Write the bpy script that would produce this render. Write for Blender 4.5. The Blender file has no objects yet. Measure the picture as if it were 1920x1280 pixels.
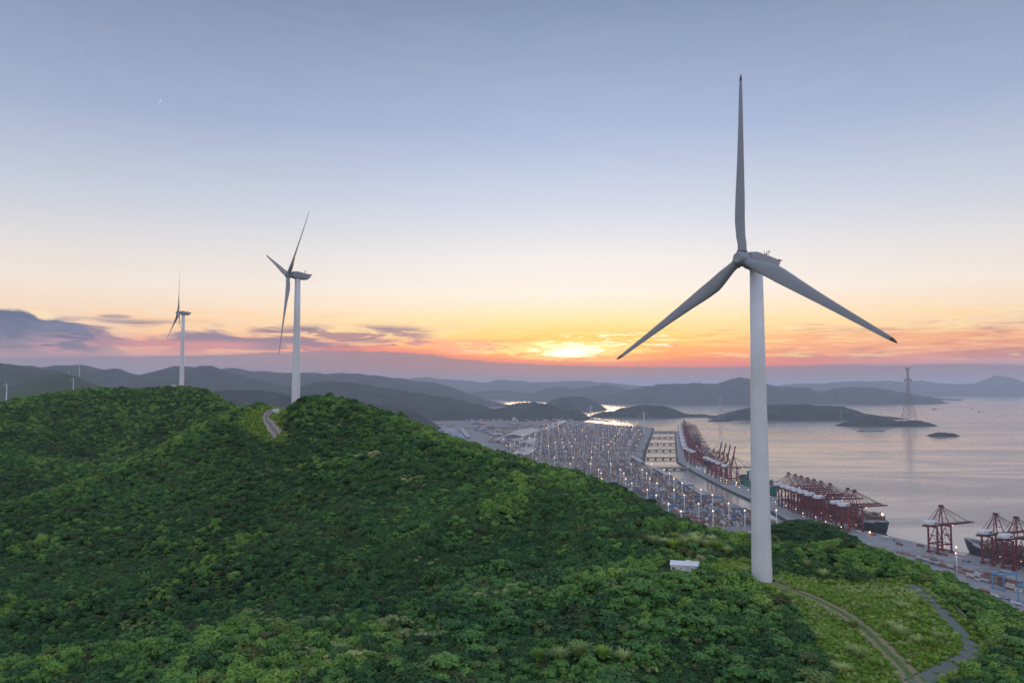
import bpy, bmesh, math, random
import numpy as np
from mathutils import Vector, Matrix

rng = np.random.default_rng(7)
random.seed(7)
scene = bpy.context.scene
col = scene.collection
R = math.radians
PI = math.pi

# ------------------------------------------------------------------ camera
CAMZ = 282.0
PITCH = R(3.315)
FPX = 1450.0                      # focal length in pixels of the 1920 wide photograph
cam_d = bpy.data.cameras.new('camera')
cam = bpy.data.objects.new('camera', cam_d)
col.objects.link(cam)
cam_d.sensor_width = 36.0
cam_d.lens = 36.0 * FPX / 1920.0
cam_d.clip_start = 1.0
cam_d.clip_end = 400000.0
cam.location = (0, 0, CAMZ)
cam.rotation_euler = (PI / 2 + PITCH, 0, 0)
scene.camera = cam

def lin(r, g, b):
    def f(c):
        c /= 255.0
        return c / 12.92 if c <= 0.04045 else ((c + 0.055) / 1.055) ** 2.4
    return (f(r), f(g), f(b), 1.0)

def ray(px, py):
    x = (px - 960.0) / FPX
    v = (640.0 - py) / FPX
    return Vector((x, math.cos(PITCH) - math.sin(PITCH) * v, math.sin(PITCH) + math.cos(PITCH) * v))

def W(px, py, d):                 # the point at map distance d (metres north of the camera) seen at that pixel
    r = ray(px, py)
    return Vector((0, 0, CAMZ)) + r * (d / r.y)

def G(px, py, z=4.0):             # the same on a level plane
    r = ray(px, py)
    return Vector((0, 0, CAMZ)) + r * ((z - CAMZ) / r.z)

def azel(px, py):
    r = ray(px, py).normalized()
    return math.degrees(math.atan2(r.x, r.y)), math.degrees(math.asin(r.z))

def to_px(X, Y, Z):               # arrays
    Z = Z - CAMZ
    yc = math.cos(PITCH) * Y + math.sin(PITCH) * Z
    zc = -math.sin(PITCH) * Y + math.cos(PITCH) * Z
    yc = np.maximum(yc, 1e-3)
    return 960 + FPX * X / yc, 640 - FPX * zc / yc

# ------------------------------------------------------------------ node helper
class N:
    """a shader socket with arithmetic"""
    def __init__(s, tree, sock): s.t, s.s = tree, sock
    def _m(s, op, *a):
        n = s.t.nodes.new('ShaderNodeMath'); n.operation = op
        for i, v in enumerate((s,) + a):
            if isinstance(v, N): s.t.links.new(v.s, n.inputs[i])
            else: n.inputs[i].default_value = v
        return N(s.t, n.outputs[0])
    def __add__(s, o): return s._m('ADD', o)
    __radd__ = __add__
    def __mul__(s, o): return s._m('MULTIPLY', o)
    __rmul__ = __mul__
    def __sub__(s, o): return s._m('SUBTRACT', o)
    def __rsub__(s, o): return (s * -1.0) + o
    def __truediv__(s, o): return s._m('DIVIDE', o)
    def abs(s): return s._m('ABSOLUTE')
    def pow(s, e): return s._m('POWER', e)
    def mx(s, o): return s._m('MAXIMUM', o)
    def mn(s, o): return s._m('MINIMUM', o)
    def exp(s): return s._m('EXPONENT')
    def gauss(s, c, w):
        q = (s - c) * (1.0 / w)
        return (q * q * -1.0).exp()
    def step(s, a, b):            # smoothstep, a may be larger than b
        n = s.t.nodes.new('ShaderNodeMapRange'); n.interpolation_type = 'SMOOTHSTEP'
        s.t.links.new(s.s, n.inputs[0])
        if a < b:
            n.inputs[1].default_value, n.inputs[2].default_value, n.inputs[3].default_value, n.inputs[4].default_value = a, b, 0, 1
        else:
            n.inputs[1].default_value, n.inputs[2].default_value, n.inputs[3].default_value, n.inputs[4].default_value = b, a, 1, 0
        return N(s.t, n.outputs[0])
    def ramp(s, stops, interp='LINEAR'):
        n = s.t.nodes.new('ShaderNodeValToRGB'); cr = n.color_ramp; cr.interpolation = interp
        while len(cr.elements) < len(stops): cr.elements.new(0.5)
        for e, (p, c) in zip(cr.elements, stops): e.position = p
        for e, (p, c) in zip(cr.elements, stops): e.color = c
        s.t.links.new(s.s, n.inputs[0])
        return N(s.t, n.outputs[0])

def xyz(t, *a):
    n = t.nodes.new('ShaderNodeCombineXYZ')
    for i, v in enumerate(a):
        if isinstance(v, N): t.links.new(v.s, n.inputs[i])
        else: n.inputs[i].default_value = v
    return N(t, n.outputs[0])

def noise(t, vec, scale=1.0, detail=4.0, rough=0.55, dist=0.0, color=False):
    n = t.nodes.new('ShaderNodeTexNoise')
    n.inputs['Scale'].default_value = scale; n.inputs['Detail'].default_value = detail
    n.inputs['Roughness'].default_value = rough; n.inputs['Distortion'].default_value = dist
    if vec is not None: t.links.new(vec.s, n.inputs['Vector'])
    return N(t, n.outputs['Color' if color else 'Fac'])

def mixc(t, f, a, b, mode='MIX'):
    n = t.nodes.new('ShaderNodeMix'); n.data_type = 'RGBA'; n.blend_type = mode; n.clamp_factor = True
    for i, v in ((0, f), (6, a), (7, b)):
        if isinstance(v, N): t.links.new(v.s, n.inputs[i])
        else: n.inputs[i].default_value = v
    return N(t, n.outputs[2])

# ------------------------------------------------------------------ sky (dusk, sun just behind the horizon cloud)
SUN_AZ, SUN_EL = azel(1066, 664)
world = bpy.data.worlds.new('World'); scene.world = world; world.use_nodes = True
t = world.node_tree; t.nodes.clear()
tc = t.nodes.new('ShaderNodeTexCoord')
nrm = t.nodes.new('ShaderNodeVectorMath'); nrm.operation = 'NORMALIZE'; t.links.new(tc.outputs['Generated'], nrm.inputs[0])
sep = t.nodes.new('ShaderNodeSeparateXYZ'); t.links.new(nrm.outputs[0], sep.inputs[0])
dx, dy, dz = (N(t, sep.outputs[i]) for i in range(3))
el = dz._m('ARCSINE') * (180 / PI)
az = dx._m('ARCTAN2', dy) * (180 / PI)
def E0(e): return min(1.0, max(0.0, (e + 2.0) / 60.0))
def sramp(rows): return ((el + 2.0) * (1 / 60.0)).ramp([(E0(e), lin(*c)) for e, c in rows])
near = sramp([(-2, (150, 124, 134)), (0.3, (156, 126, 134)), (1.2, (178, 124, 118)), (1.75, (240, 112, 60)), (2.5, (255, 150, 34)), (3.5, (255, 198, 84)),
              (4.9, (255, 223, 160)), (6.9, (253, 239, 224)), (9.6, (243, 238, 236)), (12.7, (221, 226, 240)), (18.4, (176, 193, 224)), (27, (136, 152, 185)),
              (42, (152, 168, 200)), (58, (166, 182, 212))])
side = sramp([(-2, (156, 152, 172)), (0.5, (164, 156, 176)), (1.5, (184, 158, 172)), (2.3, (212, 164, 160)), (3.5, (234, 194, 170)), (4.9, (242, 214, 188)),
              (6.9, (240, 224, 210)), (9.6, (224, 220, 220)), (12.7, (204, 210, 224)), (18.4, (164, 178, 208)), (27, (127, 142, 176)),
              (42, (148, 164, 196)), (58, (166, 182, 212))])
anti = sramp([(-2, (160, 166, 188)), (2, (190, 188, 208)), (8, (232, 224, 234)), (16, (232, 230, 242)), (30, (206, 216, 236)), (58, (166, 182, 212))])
wz = az.gauss(SUN_AZ + 2.0, 24.0)
c = mixc(t, wz, side, near)
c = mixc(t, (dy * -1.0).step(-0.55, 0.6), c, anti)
front = dy.step(0.3, 0.6)
# broad glow around the sun
gl = az.gauss(SUN_AZ, 7.0) * el.gauss(SUN_EL + 0.6, 1.3) * front
c = mixc(t, gl * 0.9, c, lin(255, 190, 62))
# stretched streak fields
v1 = xyz(t, az * 0.16, el * 1.15, 3.1)
v2 = xyz(t, az * 0.34, el * 2.6, 9.7)
n1 = noise(t, v1, 1.0, 6, 0.6, 0.6)
n2 = noise(t, v2, 1.0, 6, 0.62, 0.9)
n3 = noise(t, xyz(t, az * 0.09, el * 0.5, 1.7), 1.0, 3, 0.5, 0.4)
def box(px0, px1, s=3.0):
    a0, a1 = azel(px0, 690)[0], azel(px1, 690)[0]
    return az.step(a0 - s, a0 + s) * az.step(a1 + s, a1 - s)
def band(py0, py1, s=0.5):        # py0 above py1
    e1, e0 = azel(960, py0)[1], azel(960, py1)[1]
    return el.step(e0 - s, e0 + s) * el.step(e1 + s, e1 - s)
# warm bright wisps, both sides
wr = box(1440, 2100, 3) * band(590, 668, 0.35)
c = mixc(t, wr * n2.step(0.50, 0.66) * 0.85, c, lin(255, 222, 165))
c = mixc(t, wr * band(632, 690, .3) * 0.65, c, lin(244, 158, 104))
c = mixc(t, box(1480, 2100, 4) * band(622, 678, 0.3) * n1.step(0.50, 0.62) * 0.6, c, lin(178, 112, 112))
wl = box(120, 880, 3) * band(592, 655, 0.4)
c = mixc(t, wl * n2.step(0.44, 0.62) * 0.75, c, lin(255, 205, 150))
c = mixc(t, box(250, 1000, 4) * band(636, 662, .25) * n2.step(.36, .55) * 0.9, c, lin(250, 158, 118))
n4 = noise(t, xyz(t, az * 0.55, el * 4.2, 21.3), 1.0, 5, 0.6, 1.1)
n6 = noise(t, xyz(t, az * 0.22, el * 3.4, 33.0), 1.0, 6, 0.62, 0.7)
allr = box(420, 2100, 5) * band(598, 680, .35)
c = mixc(t, allr * n6.step(.50, .64) * 0.60, c, lin(255, 214, 138))
c = mixc(t, box(1200, 2100, 4) * band(612, 682, .3) * n6.step(.46, .34) * 0.55, c, lin(206, 128, 104))
# dark purple streaks on the left, with their thin ragged edges
dl = box(-60, 780, 2.0) * band(613, 663, 0.26)
c = mixc(t, dl * n1.step(0.40, 0.55) * 0.95, c, lin(132, 114, 136))
c = mixc(t, box(480, 800, 1.2) * band(617, 652, 0.2) * n2.step(0.46, 0.58) * 0.85, c, lin(150, 112, 122))
# long lens cloud
a, e = azel(215, 594)
c = mixc(t, (az.gauss(a, 1.15) * (el - (n1 - 0.5) * 0.3).gauss(e, 0.17)).step(.25, .8) * 0.8, c, lin(160, 142, 150))
# big dark bank on the left edge and its pale crest
a, e = azel(30, 640)
edge = (n2 - 0.5) * 1.0 + (n1 - 0.5) * 0.6
a2, e2 = azel(50, 590)
c = mixc(t, (az.gauss(a2, 2.1) * (el - edge * .5).gauss(e2 - .1, 0.52)).step(.3, .75) * 0.9, c, lin(250, 222, 178))
an = (az + 40.0) * (1 / 80.0)
def top(rows):
    n = t.nodes.new('ShaderNodeFloatCurve'); n.mapping.use_clip = False; cu = n.mapping.curves[0]
    for i, (px, py) in enumerate(rows):
        A, Ee = azel(px, py); p = ((A + 40) / 80.0, Ee / 8.0)
        if i < 2: cu.points[i].location = p
        else: cu.points.new(*p)
    n.mapping.update(); t.links.new(an.s, n.inputs['Value']); return N(t, n.outputs[0]) * 8.0
n5 = noise(t, xyz(t, az * 0.55, el * 1.3, 14.2), 1.0, 5, 0.6, 0.4)
lt = top([(-160, 566), (1990, 700), (-60, 573), (0, 578), (34, 580), (62, 588), (84, 597), (104, 598), (124, 603), (146, 607), (158, 613), (168, 624), (196, 640), (240, 662), (330, 700), (960, 715)])
rim = (el - lt - (n5 - 0.5) * 0.55).step(0.10, -0.12)
low = el.step(azel(0, 672)[1], azel(0, 622)[1])
c = mixc(t, rim * (low * 0.55 + 0.45) * az.step(azel(300, 650)[0], azel(150, 650)[0]) * front, c, mixc(t, n5.step(.35, .7), lin(92, 100, 126), lin(114, 119, 144)))
c = mixc(t, box(60, 190, 1.2) * band(640, 672, .3) * n2.step(.42, .6) * 0.55, c, lin(222, 155, 160))
c = mixc(t, box(210, 480, 2) * band(645, 664, .22) * n1.step(.40, .56) * 0.6, c, lin(238, 150, 140))
# horizon cloud bank, ragged top
bt = top([(-100, 672), (1990, 686), (200, 668), (420, 664), (520, 660), (640, 657), (780, 662), (880, 674), (1000, 682), (1200, 687), (1400, 687), (1600, 684), (1800, 682)])
bank = (el - bt - (n2 - 0.5) * 0.28 - (n1 - 0.5) * 0.25).step(0.10, -0.10) * front
bankcol = mixc(t, wz, lin(140, 132, 150), mixc(t, el.step(0.1, 1.6), lin(136, 114, 120), lin(146, 108, 108)))
bankcol = mixc(t, box(1350, 2100, 3), bankcol, lin(136, 114, 124))
c = mixc(t, (el - bt - 0.28 - (n2 - 0.5) * .2).step(0.25, -0.2) * box(600, 1560, 4) * front * 0.65, c, lin(238, 110, 80))
c = mixc(t, bank * 0.93, c, bankcol)
# sun burning through torn cloud
sx = az - SUN_AZ; sy = el - SUN_EL
dn = (el - (SUN_EL - 0.45)) * 1.1          # the bright patch narrows downwards
wd = (az - (SUN_AZ + 0.25)).abs() * (1.0 / 3.6)
core = (az.gauss(SUN_AZ + .2, 3.3) * el.gauss(SUN_EL + 0.25, 0.62) * 1.25 - wd * (1.0 - dn).mx(0.0) * 0.55 + (n4 - 0.5) * 2.3)
open_ = (1.0 - bank) * front
c = mixc(t, (az.gauss(SUN_AZ + .3, 6.5) * el.gauss(SUN_EL + 0.4, 0.8) * 1.1 + (n4 - 0.5) * 2.0).step(0.40, 0.85) * 0.75 * open_, c, lin(255, 226, 130))
c = mixc(t, core.step(0.52, 0.86) * open_, c, (1.35, 1.16, 0.66, 1))
spot = az.gauss(SUN_AZ - .05, 1.25) * (el - (n4 - .5) * .9).gauss(SUN_EL + 0.10, 0.26)
c = mixc(t, spot.step(.25, .85) * open_, c, (2.2, 1.95, 1.25, 1))
wis = box(1050, 1260, 1) * band(624, 652, .2) * n4.step(.48, .60)
c = mixc(t, wis * 0.85, c, lin(255, 242, 196))
c = mixc(t, box(700, 880, 1.5) * band(585, 604, .2) * n2.step(.55, .68) * 0.6, c, lin(255, 240, 220))
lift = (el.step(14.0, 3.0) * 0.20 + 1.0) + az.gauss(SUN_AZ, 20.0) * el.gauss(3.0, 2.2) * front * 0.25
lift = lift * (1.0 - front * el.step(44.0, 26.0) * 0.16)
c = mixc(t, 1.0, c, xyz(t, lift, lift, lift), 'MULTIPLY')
# fine unevenness of the air
c = mixc(t, (n3 - 0.5).abs() * 0.10, c, lin(255, 245, 235))
sky_t = t.nodes.new('ShaderNodeTexSky'); sky_t.sky_type = 'NISHITA'; sky_t.sun_disc = False
sky_t.sun_elevation = R(SUN_EL); sky_t.sun_rotation = R(SUN_AZ); sky_t.altitude = 280
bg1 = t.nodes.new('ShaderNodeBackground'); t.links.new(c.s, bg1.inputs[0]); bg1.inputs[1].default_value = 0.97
bg2 = t.nodes.new('ShaderNodeBackground'); t.links.new(sky_t.outputs[0], bg2.inputs[0]); bg2.inputs[1].default_value = 0.0025
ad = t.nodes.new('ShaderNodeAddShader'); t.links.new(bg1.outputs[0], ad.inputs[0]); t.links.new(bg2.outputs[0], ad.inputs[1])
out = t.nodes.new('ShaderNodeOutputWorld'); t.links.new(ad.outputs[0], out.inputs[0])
world.cycles.sampling_method = 'MANUAL'; world.cycles.sample_map_resolution = 1024

sun_d = bpy.data.lights.new('sun', 'SUN'); sun = bpy.data.objects.new('sun', sun_d); col.objects.link(sun)
sun_d.energy = 0.4; sun_d.angle = R(10.0); sun_d.color = (1.0, 0.62, 0.34)
sv = ray(1066, 664)
sun.rotation_euler = sv.to_track_quat('Z', 'Y').to_euler()

vs = scene.view_settings
vs.view_transform = 'Standard'; vs.look = 'None'; vs.exposure = 0.25; vs.gamma = 1.0; vs.use_curve_mapping = False
cy = scene.cycles
cy.max_bounces = 6; cy.diffuse_bounces = 2; cy.glossy_bounces = 2; cy.transmission_bounces = 2; cy.transparent_max_bounces = 8; cy.volume_bounces = 1
cy.use_denoising = True; cy.denoising_prefilter = 'NONE'
cy.sample_clamp_indirect = 4.0
HAZE = 4.6e-5

# ------------------------------------------------------------------ materials
MATS = {}
def mat(name, color, rough=0.6, metal=0.0, var=0.0, vscale=1.0, spec=0.5, bump=0.0, bscale=1.0, emit=None, estr=0.0, obj_rand=0.0):
    if name in MATS: return MATS[name]
    m = bpy.data.materials.new(name); m.use_nodes = True
    t = m.node_tree; b = t.nodes['Principled BSDF']
    b.inputs['Base Color'].default_value = (*color, 1); b.inputs['Roughness'].default_value = rough
    b.inputs['Metallic'].default_value = metal; b.inputs['Specular IOR Level'].default_value = spec
    if var or bump:
        tc = t.nodes.new('ShaderNodeTexCoord'); p = N(t, tc.outputs['Object'])
        n = noise(t, p, vscale, 5, 0.6)
        if var:
            f = n.step(0.3, 0.7)
            k = mixc(t, f, tuple(x * (1 - var) for x in color) + (1,), tuple(min(1, x * (1 + var)) for x in color) + (1,))
            if obj_rand:
                oi = t.nodes.new('ShaderNodeObjectInfo'); r = N(t, oi.outputs['Random'])
                k = mixc(t, r * obj_rand, k, (0.02, 0.02, 0.02, 1))
            t.links.new(k.s, b.inputs['Base Color'])
        if bump:
            bn = t.nodes.new('ShaderNodeBump'); bn.inputs['Strength'].default_value = bump
            t.links.new(noise(t, p, bscale, 5, 0.6).s, bn.inputs['Height']); t.links.new(bn.outputs[0], b.inputs['Normal'])
    if emit:
        b.inputs['Emission Color'].default_value = (*emit, 1); b.inputs['Emission Strength'].default_value = estr
        m.cycles.emission_sampling = 'NONE'
    MATS[name] = m
    return m

def attr_mat(name, rough=0.7, attr='tint'):
    if name in MATS: return MATS[name]
    m = bpy.data.materials.new(name); m.use_nodes = True; t = m.node_tree; b = t.nodes['Principled BSDF']
    a = t.nodes.new('ShaderNodeAttribute'); a.attribute_name = attr
    g = t.nodes.new('ShaderNodeTexCoord'); n = noise(t, N(t, g.outputs['Object']), 0.4, 4, .6)
    k = mixc(t, n.step(.3, .75) * 0.35, N(t, a.outputs['Color']), (0.08, 0.07, 0.065, 1))
    t.links.new(k.s, b.inputs['Base Color']); b.inputs['Roughness'].default_value = rough
    MATS[name] = m
    return m

# ------------------------------------------------------------------ mesh helper
class MB:
    def __init__(s): s.v = []; s.f = []; s.c = []
    def add(s, vs, fs, c=None):
        o = len(s.v); s.v.extend(vs); s.f.extend([tuple(i + o for i in f) for f in fs])
        if c is not None: s.c.extend([c] * len(fs))
        return s
    def box(s, x0, x1, y0, y1, z0, z1, c=None):
        return s.add([(x0, y0, z0), (x1, y0, z0), (x1, y1, z0), (x0, y1, z0), (x0, y0, z1), (x1, y0, z1), (x1, y1, z1), (x0, y1, z1)],
              [(3, 2, 1, 0), (4, 5, 6, 7), (0, 1, 5, 4), (1, 2, 6, 5), (2, 3, 7, 6), (3, 0, 4, 7)], c)
    def bar(s, p, q, w, h=None, w2=None, h2=None):
        p = Vector(p); q = Vector(q); h = h or w; w2 = w2 or w; h2 = h2 or h
        d = (q - p).normalized(); up = Vector((0, 0, 1)) if abs(d.z) < 0.95 else Vector((0, 1, 0))
        a = d.cross(up).normalized(); b = a.cross(d).normalized()
        vs = []
        for c0, ww, hh in ((p, w, h), (q, w2, h2)):
            for sx, sy in ((-1, -1), (1, -1), (1, 1), (-1, 1)):
                vs.append(tuple(c0 + a * (sx * ww / 2) + b * (sy * hh / 2)))
        return s.add(vs, [(0, 1, 2, 3), (7, 6, 5, 4), (0, 4, 5, 1), (1, 5, 6, 2), (2, 6, 7, 3), (3, 7, 4, 0)])
    def tube(s, p, q, r, r2=None, n=8, caps=True):
        p = Vector(p); q = Vector(q); r2 = r if r2 is None else r2
        d = (q - p).normalized(); up = Vector((0, 0, 1)) if abs(d.z) < 0.95 else Vector((0, 1, 0))
        a = d.cross(up).normalized(); b = a.cross(d).normalized()
        vs = []
        for c0, rr in ((p, r), (q, r2)):
            for i in range(n):
                an = 2 * PI * i / n; vs.append(tuple(c0 + a * (rr * math.cos(an)) + b * (rr * math.sin(an))))
        fs = [(i, (i + 1) % n, n + (i + 1) % n, n + i) for i in range(n)]
        if caps: fs += [tuple(range(n - 1, -1, -1)), tuple(range(n, 2 * n))]
        return s.add(vs, fs)
    def loft(s, rings, close=True, caps=True):
        n = len(rings[0]); vs = [tuple(p) for r in rings for p in r]; fs = []
        for k in range(len(rings) - 1):
            for i in range(n if close else n - 1):
                j = (i + 1) % n
                fs.append((k * n + i, k * n + j, (k + 1) * n + j, (k + 1) * n + i))
        if caps: fs += [tuple(range(n - 1, -1, -1)), tuple(range((len(rings) - 1) * n, len(rings) * n))]
        return s.add(vs, fs)
    def mesh(s, name, m=None, smooth=False):
        me = bpy.data.meshes.new(name); me.from_pydata(s.v, [], s.f)
        if m: me.materials.append(m)
        if smooth: me.polygons.foreach_set('use_smooth', [True] * len(me.polygons))
        if s.c:
            at = me.color_attributes.new('tint', 'FLOAT_COLOR', 'CORNER')
            n = np.array([len(f) for f in s.f]); cc = np.array(s.c, dtype=np.float32)
            if cc.shape[1] == 3: cc = np.concatenate([cc, np.ones((len(cc), 1), np.float32)], 1)
            at.data.foreach_set('color', np.repeat(cc, n, axis=0).ravel())
        me.update()
        return me
    def build(s, name, m=None, parent=None, smooth=False):
        o = bpy.data.objects.new(name, s.mesh(name, m, smooth)); col.objects.link(o)
        if parent: o.parent = parent
        return o

def np_mesh(name, V, F, m=None, smooth=False, tint=None, per='POINT'):
    V = np.asarray(V, np.float32); F = np.asarray(F, np.int32); k = F.shape[1]
    me = bpy.data.meshes.new(name)
    me.vertices.add(len(V)); me.vertices.foreach_set('co', V.ravel())
    me.loops.add(F.size); me.loops.foreach_set('vertex_index', F.ravel())
    me.polygons.add(len(F)); me.polygons.foreach_set('loop_start', np.arange(0, F.size, k, dtype=np.int32))
    me.polygons.foreach_set('loop_total', np.full(len(F), k, np.int32))
    if smooth: me.polygons.foreach_set('use_smooth', np.ones(len(F), bool))
    if m: me.materials.append(m)
    me.update(); me.validate()
    if tint is not None:
        at = me.color_attributes.new('tint', 'FLOAT_COLOR', per)
        tt = np.asarray(tint, np.float32)
        if tt.shape[1] == 3: tt = np.concatenate([tt, np.ones((len(tt), 1), np.float32)], 1)
        if per == 'CORNER': tt = np.repeat(tt, k, axis=0)
        at.data.foreach_set('color', tt.ravel())
    return me

def link(name, me, parent=None, loc=None, rz=None):
    o = bpy.data.objects.new(name, me); col.objects.link(o)
    if parent: o.parent = parent
    if loc is not None: o.location = loc
    if rz is not None: o.rotation_euler = (0, 0, rz)
    return o

def tag(o, label=None, cat=None, group=None, kind=None):
    if label: o['label'] = label
    if cat: o['category'] = cat
    if group: o['group'] = group
    if kind: o['kind'] = kind
    return o

def empty(name, loc=(0, 0, 0), rz=0.0, label=None, cat=None, group=None):
    o = bpy.data.objects.new(name, None); col.objects.link(o); o.empty_display_size = 1.0
    o.location = loc; o.rotation_euler = (0, 0, rz)
    return tag(o, label, cat, group)

def dup(root, loc, rz=0.0, label=None, scale=None, group=None):
    def cp(o, parent):
        c = o.copy(); col.objects.link(c)
        if parent: c.parent = parent
        for ch in KIDS(o): cp(ch, c)
        return c
    r = cp(root, None); r.location = loc; r.rotation_euler = (0, 0, rz)
    if label: r['label'] = label
    if group: r['group'] = group
    if scale: r.scale = (scale,) * 3
    return r
_kids = {}
def KIDS(o):
    if o.name not in _kids: _kids[o.name] = [c for c in o.children]
    return _kids[o.name]

ORD = ['first', 'second', 'third', 'fourth', 'fifth', 'sixth', 'seventh', 'eighth', 'ninth', 'tenth', 'eleventh', 'twelfth', 'thirteenth',
       'fourteenth', 'fifteenth', 'sixteenth', 'seventeenth', 'eighteenth', 'nineteenth', 'twentieth', 'twenty-first', 'twenty-second', 'twenty-third', 'twenty-fourth', 'twenty-fifth', 'twenty-sixth']

# ------------------------------------------------------------------ value noise in numpy
def fbm(X, Y, scale, oct=4, seed=0, gain=0.5):
    out = np.zeros_like(X, dtype=float); amp = 1.0; tot = 0
    for o in range(oct):
        x = X / scale; y = Y / scale
        xi = np.floor(x).astype(np.int64); yi = np.floor(y).astype(np.int64); fx = x - xi; fy = y - yi
        fx = fx * fx * (3 - 2 * fx); fy = fy * fy * (3 - 2 * fy)
        def h(a, b):
            v = np.sin((a * 127.1 + b * 311.7 + (seed + o) * 74.7) % 6283.1853) * 43758.5453
            return v - np.floor(v)
        v = (h(xi, yi) * (1 - fx) + h(xi + 1, yi) * fx) * (1 - fy) + (h(xi, yi + 1) * (1 - fx) + h(xi + 1, yi + 1) * fx) * fy
        out += amp * (v - 0.5) * 2; tot += amp; amp *= gain; scale /= 2.03
    return out / tot

# ------------------------------------------------------------------ the near ridge, as a height field
FOREST = 2.6
cp = []
def C(rows, off=FOREST):
    for px, py, d in rows:
        p = W(px, py, d); cp.append((p.x, p.y, p.z - off))
crest = [(500, 757, 400), (545, 749, 368), (566, 744, 362), (590, 740, 355), (640, 746, 350), (700, 763, 340), (760, 789, 325), (830, 810, 310), (905, 830, 295), (960, 846, 280),
         (1040, 868, 262), (1110, 890, 245), (1180, 925, 230), (1260, 965, 212), (1310, 990, 200), (1400, 997, 195)]
C(crest)
C([(445, 764, 520), (400, 731, 640), (420, 744, 590), (370, 725, 700), (280, 724, 720), (200, 726, 690), (120, 731, 660), (60, 742, 640), (0, 757, 620), (-120, 790, 600), (-300, 830, 560)])
C([(330, 830, 600), (200, 800, 610), (200, 860, 520), (100, 800, 580), (0, 800, 545), (0, 860, 450), (420, 800, 520),
   (330, 770, 680), (250, 770, 660)])
C([(470, 761, 420), (400, 784, 400), (330, 813, 380), (240, 851, 350), (120, 893, 320), (0, 930, 290), (-200, 985, 270)])
for px, py, d in [(400, 784, 400), (330, 813, 380), (240, 851, 350), (120, 893, 320), (0, 930, 290), (-200, 985, 270)]:
    p = W(px, py, d); cp.append((p.x - 8, p.y + 30, p.z - FOREST - 13)); cp.append((p.x - 14, p.y + 55, p.z - FOREST - 17))
C([(600, 800, 330), (600, 850, 300), (600, 900, 275), (600, 1000, 230), (600, 1085, 205), (400, 850, 345), (400, 900, 310), (400, 1000, 255),
   (400, 1090, 225), (200, 900, 320), (200, 1000, 265), (200, 1100, 225), (200, 1175, 205), (0, 1000, 260), (0, 1100, 220), (0, 1195, 195), (-200, 1100, 215),
   (800, 850, 285), (800, 900, 260), (800, 1000, 218), (800, 1065, 200), (960, 880, 262), (960, 950, 230), (960, 1025, 205), (1100, 920, 228), (1100, 985, 205),
   (1200, 960, 208), (1200, 1015, 192)])
C([(520, 815, 352), (505, 790, 372), (500, 776, 385)], 0.3)
C([(1200, 1055, 172), (1100, 1070, 165), (960, 1086, 160), (800, 1110, 152), (700, 1130, 148), (500, 1150, 145), (400, 1166, 142), (250, 1185, 140), (100, 1210, 136), (0, 1230, 133), (-200, 1260, 128)])
for px, py, d in [(960, 1086, 160), (800, 1110, 152), (700, 1130, 148), (500, 1150, 145), (400, 1166, 142), (250, 1185, 140), (100, 1210, 136), (0, 1230, 133)]:
    p = W(px, py, d); cp.append((p.x, p.y + 20, p.z - FOREST - (6 if px < 700 else 4)))
C([(960, 1180, 132), (960, 1280, 108), (600, 1280, 108), (300, 1280, 112), (0, 1280, 115), (1200, 1150, 142), (1200, 1280, 110), (600, 1500, 80), (1200, 1500, 80), (0, 1500, 85), (-300, 1400, 100), (1400, 1280, 112), (1400, 1170, 143)])
C([(1420, 1089, 169.3), (1445, 1093, 168), (1395, 1085, 170), (1286, 1066, 174), (1340, 1072, 173)], 0.0)
C([(1500, 1110, 163), (1600, 1160, 148), (1700, 1250, 128), (1650, 1280, 121), (1740, 1125, 157), (1790, 1170, 145), (1830, 1215, 135), (1790, 1250, 128), (1740, 1275, 122), (1560, 1210, 133), (1800, 1500, 78)], 0.3)
C([(1560, 1001, 190), (1480, 1008, 195), (1640, 1016, 186), (1700, 1060, 176), (1760, 1082, 168), (1850, 1112, 160), (1920, 1152, 151), (2050, 1200, 140), (1600, 1075, 174), (1700, 1105, 163), (1920, 1230, 133), (1920, 1280, 121), (2100, 1300, 120), (1480, 1050, 183)])
C([(1440, 976, 430), (1480, 969, 430), (1540, 976, 430), (1600, 1001, 412), (1690, 1046, 382), (1760, 1085, 360), (1410, 1000, 430), (1360, 1025, 440), (1300, 1040, 450), (1640, 1024, 396), (1520, 972, 430), (1600, 1040, 445), (1540, 1012, 455), (1480, 1004, 455), (1440, 1010, 455), (1690, 1085, 405), (1560, 985, 425), (1440, 1060, 390), (1520, 1060, 385), (1600, 1085, 370)])
C([(445, 775, 700), (470, 800, 720), (430, 762, 660), (500, 800, 600), (560, 800, 620)])
cp += [(-108.5, 389.0, 268.0), (-313.6, 735.2, 282.0)]
for px, py, d in crest[2:]:                      # seaward flank
    p = W(px, py, d); z = p.z - FOREST
    for s, dz in ((45, 22), (110, 72), (220, 140), (380, 205)) if px < 1000 else ((45, 24), (100, 70)):
        if 55 < p.x + 0.82 * s < 270 and 310 < p.y + 0.57 * s < 490: continue
        cp.append((p.x + 0.82 * s, p.y + 0.57 * s, max(z - dz, 6.0)))
for px, py, d in [(1480, 1005, 195), (1560, 1000, 190), (1640, 1015, 185), (1760, 1080, 168), (1920, 1150, 150)]:
    p = W(px, py, d); z = p.z
    for s, dz in ((45, 24), (100, 55)):
        cp.append((p.x + 0.75 * s, p.y + 0.66 * s, z - dz))
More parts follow.
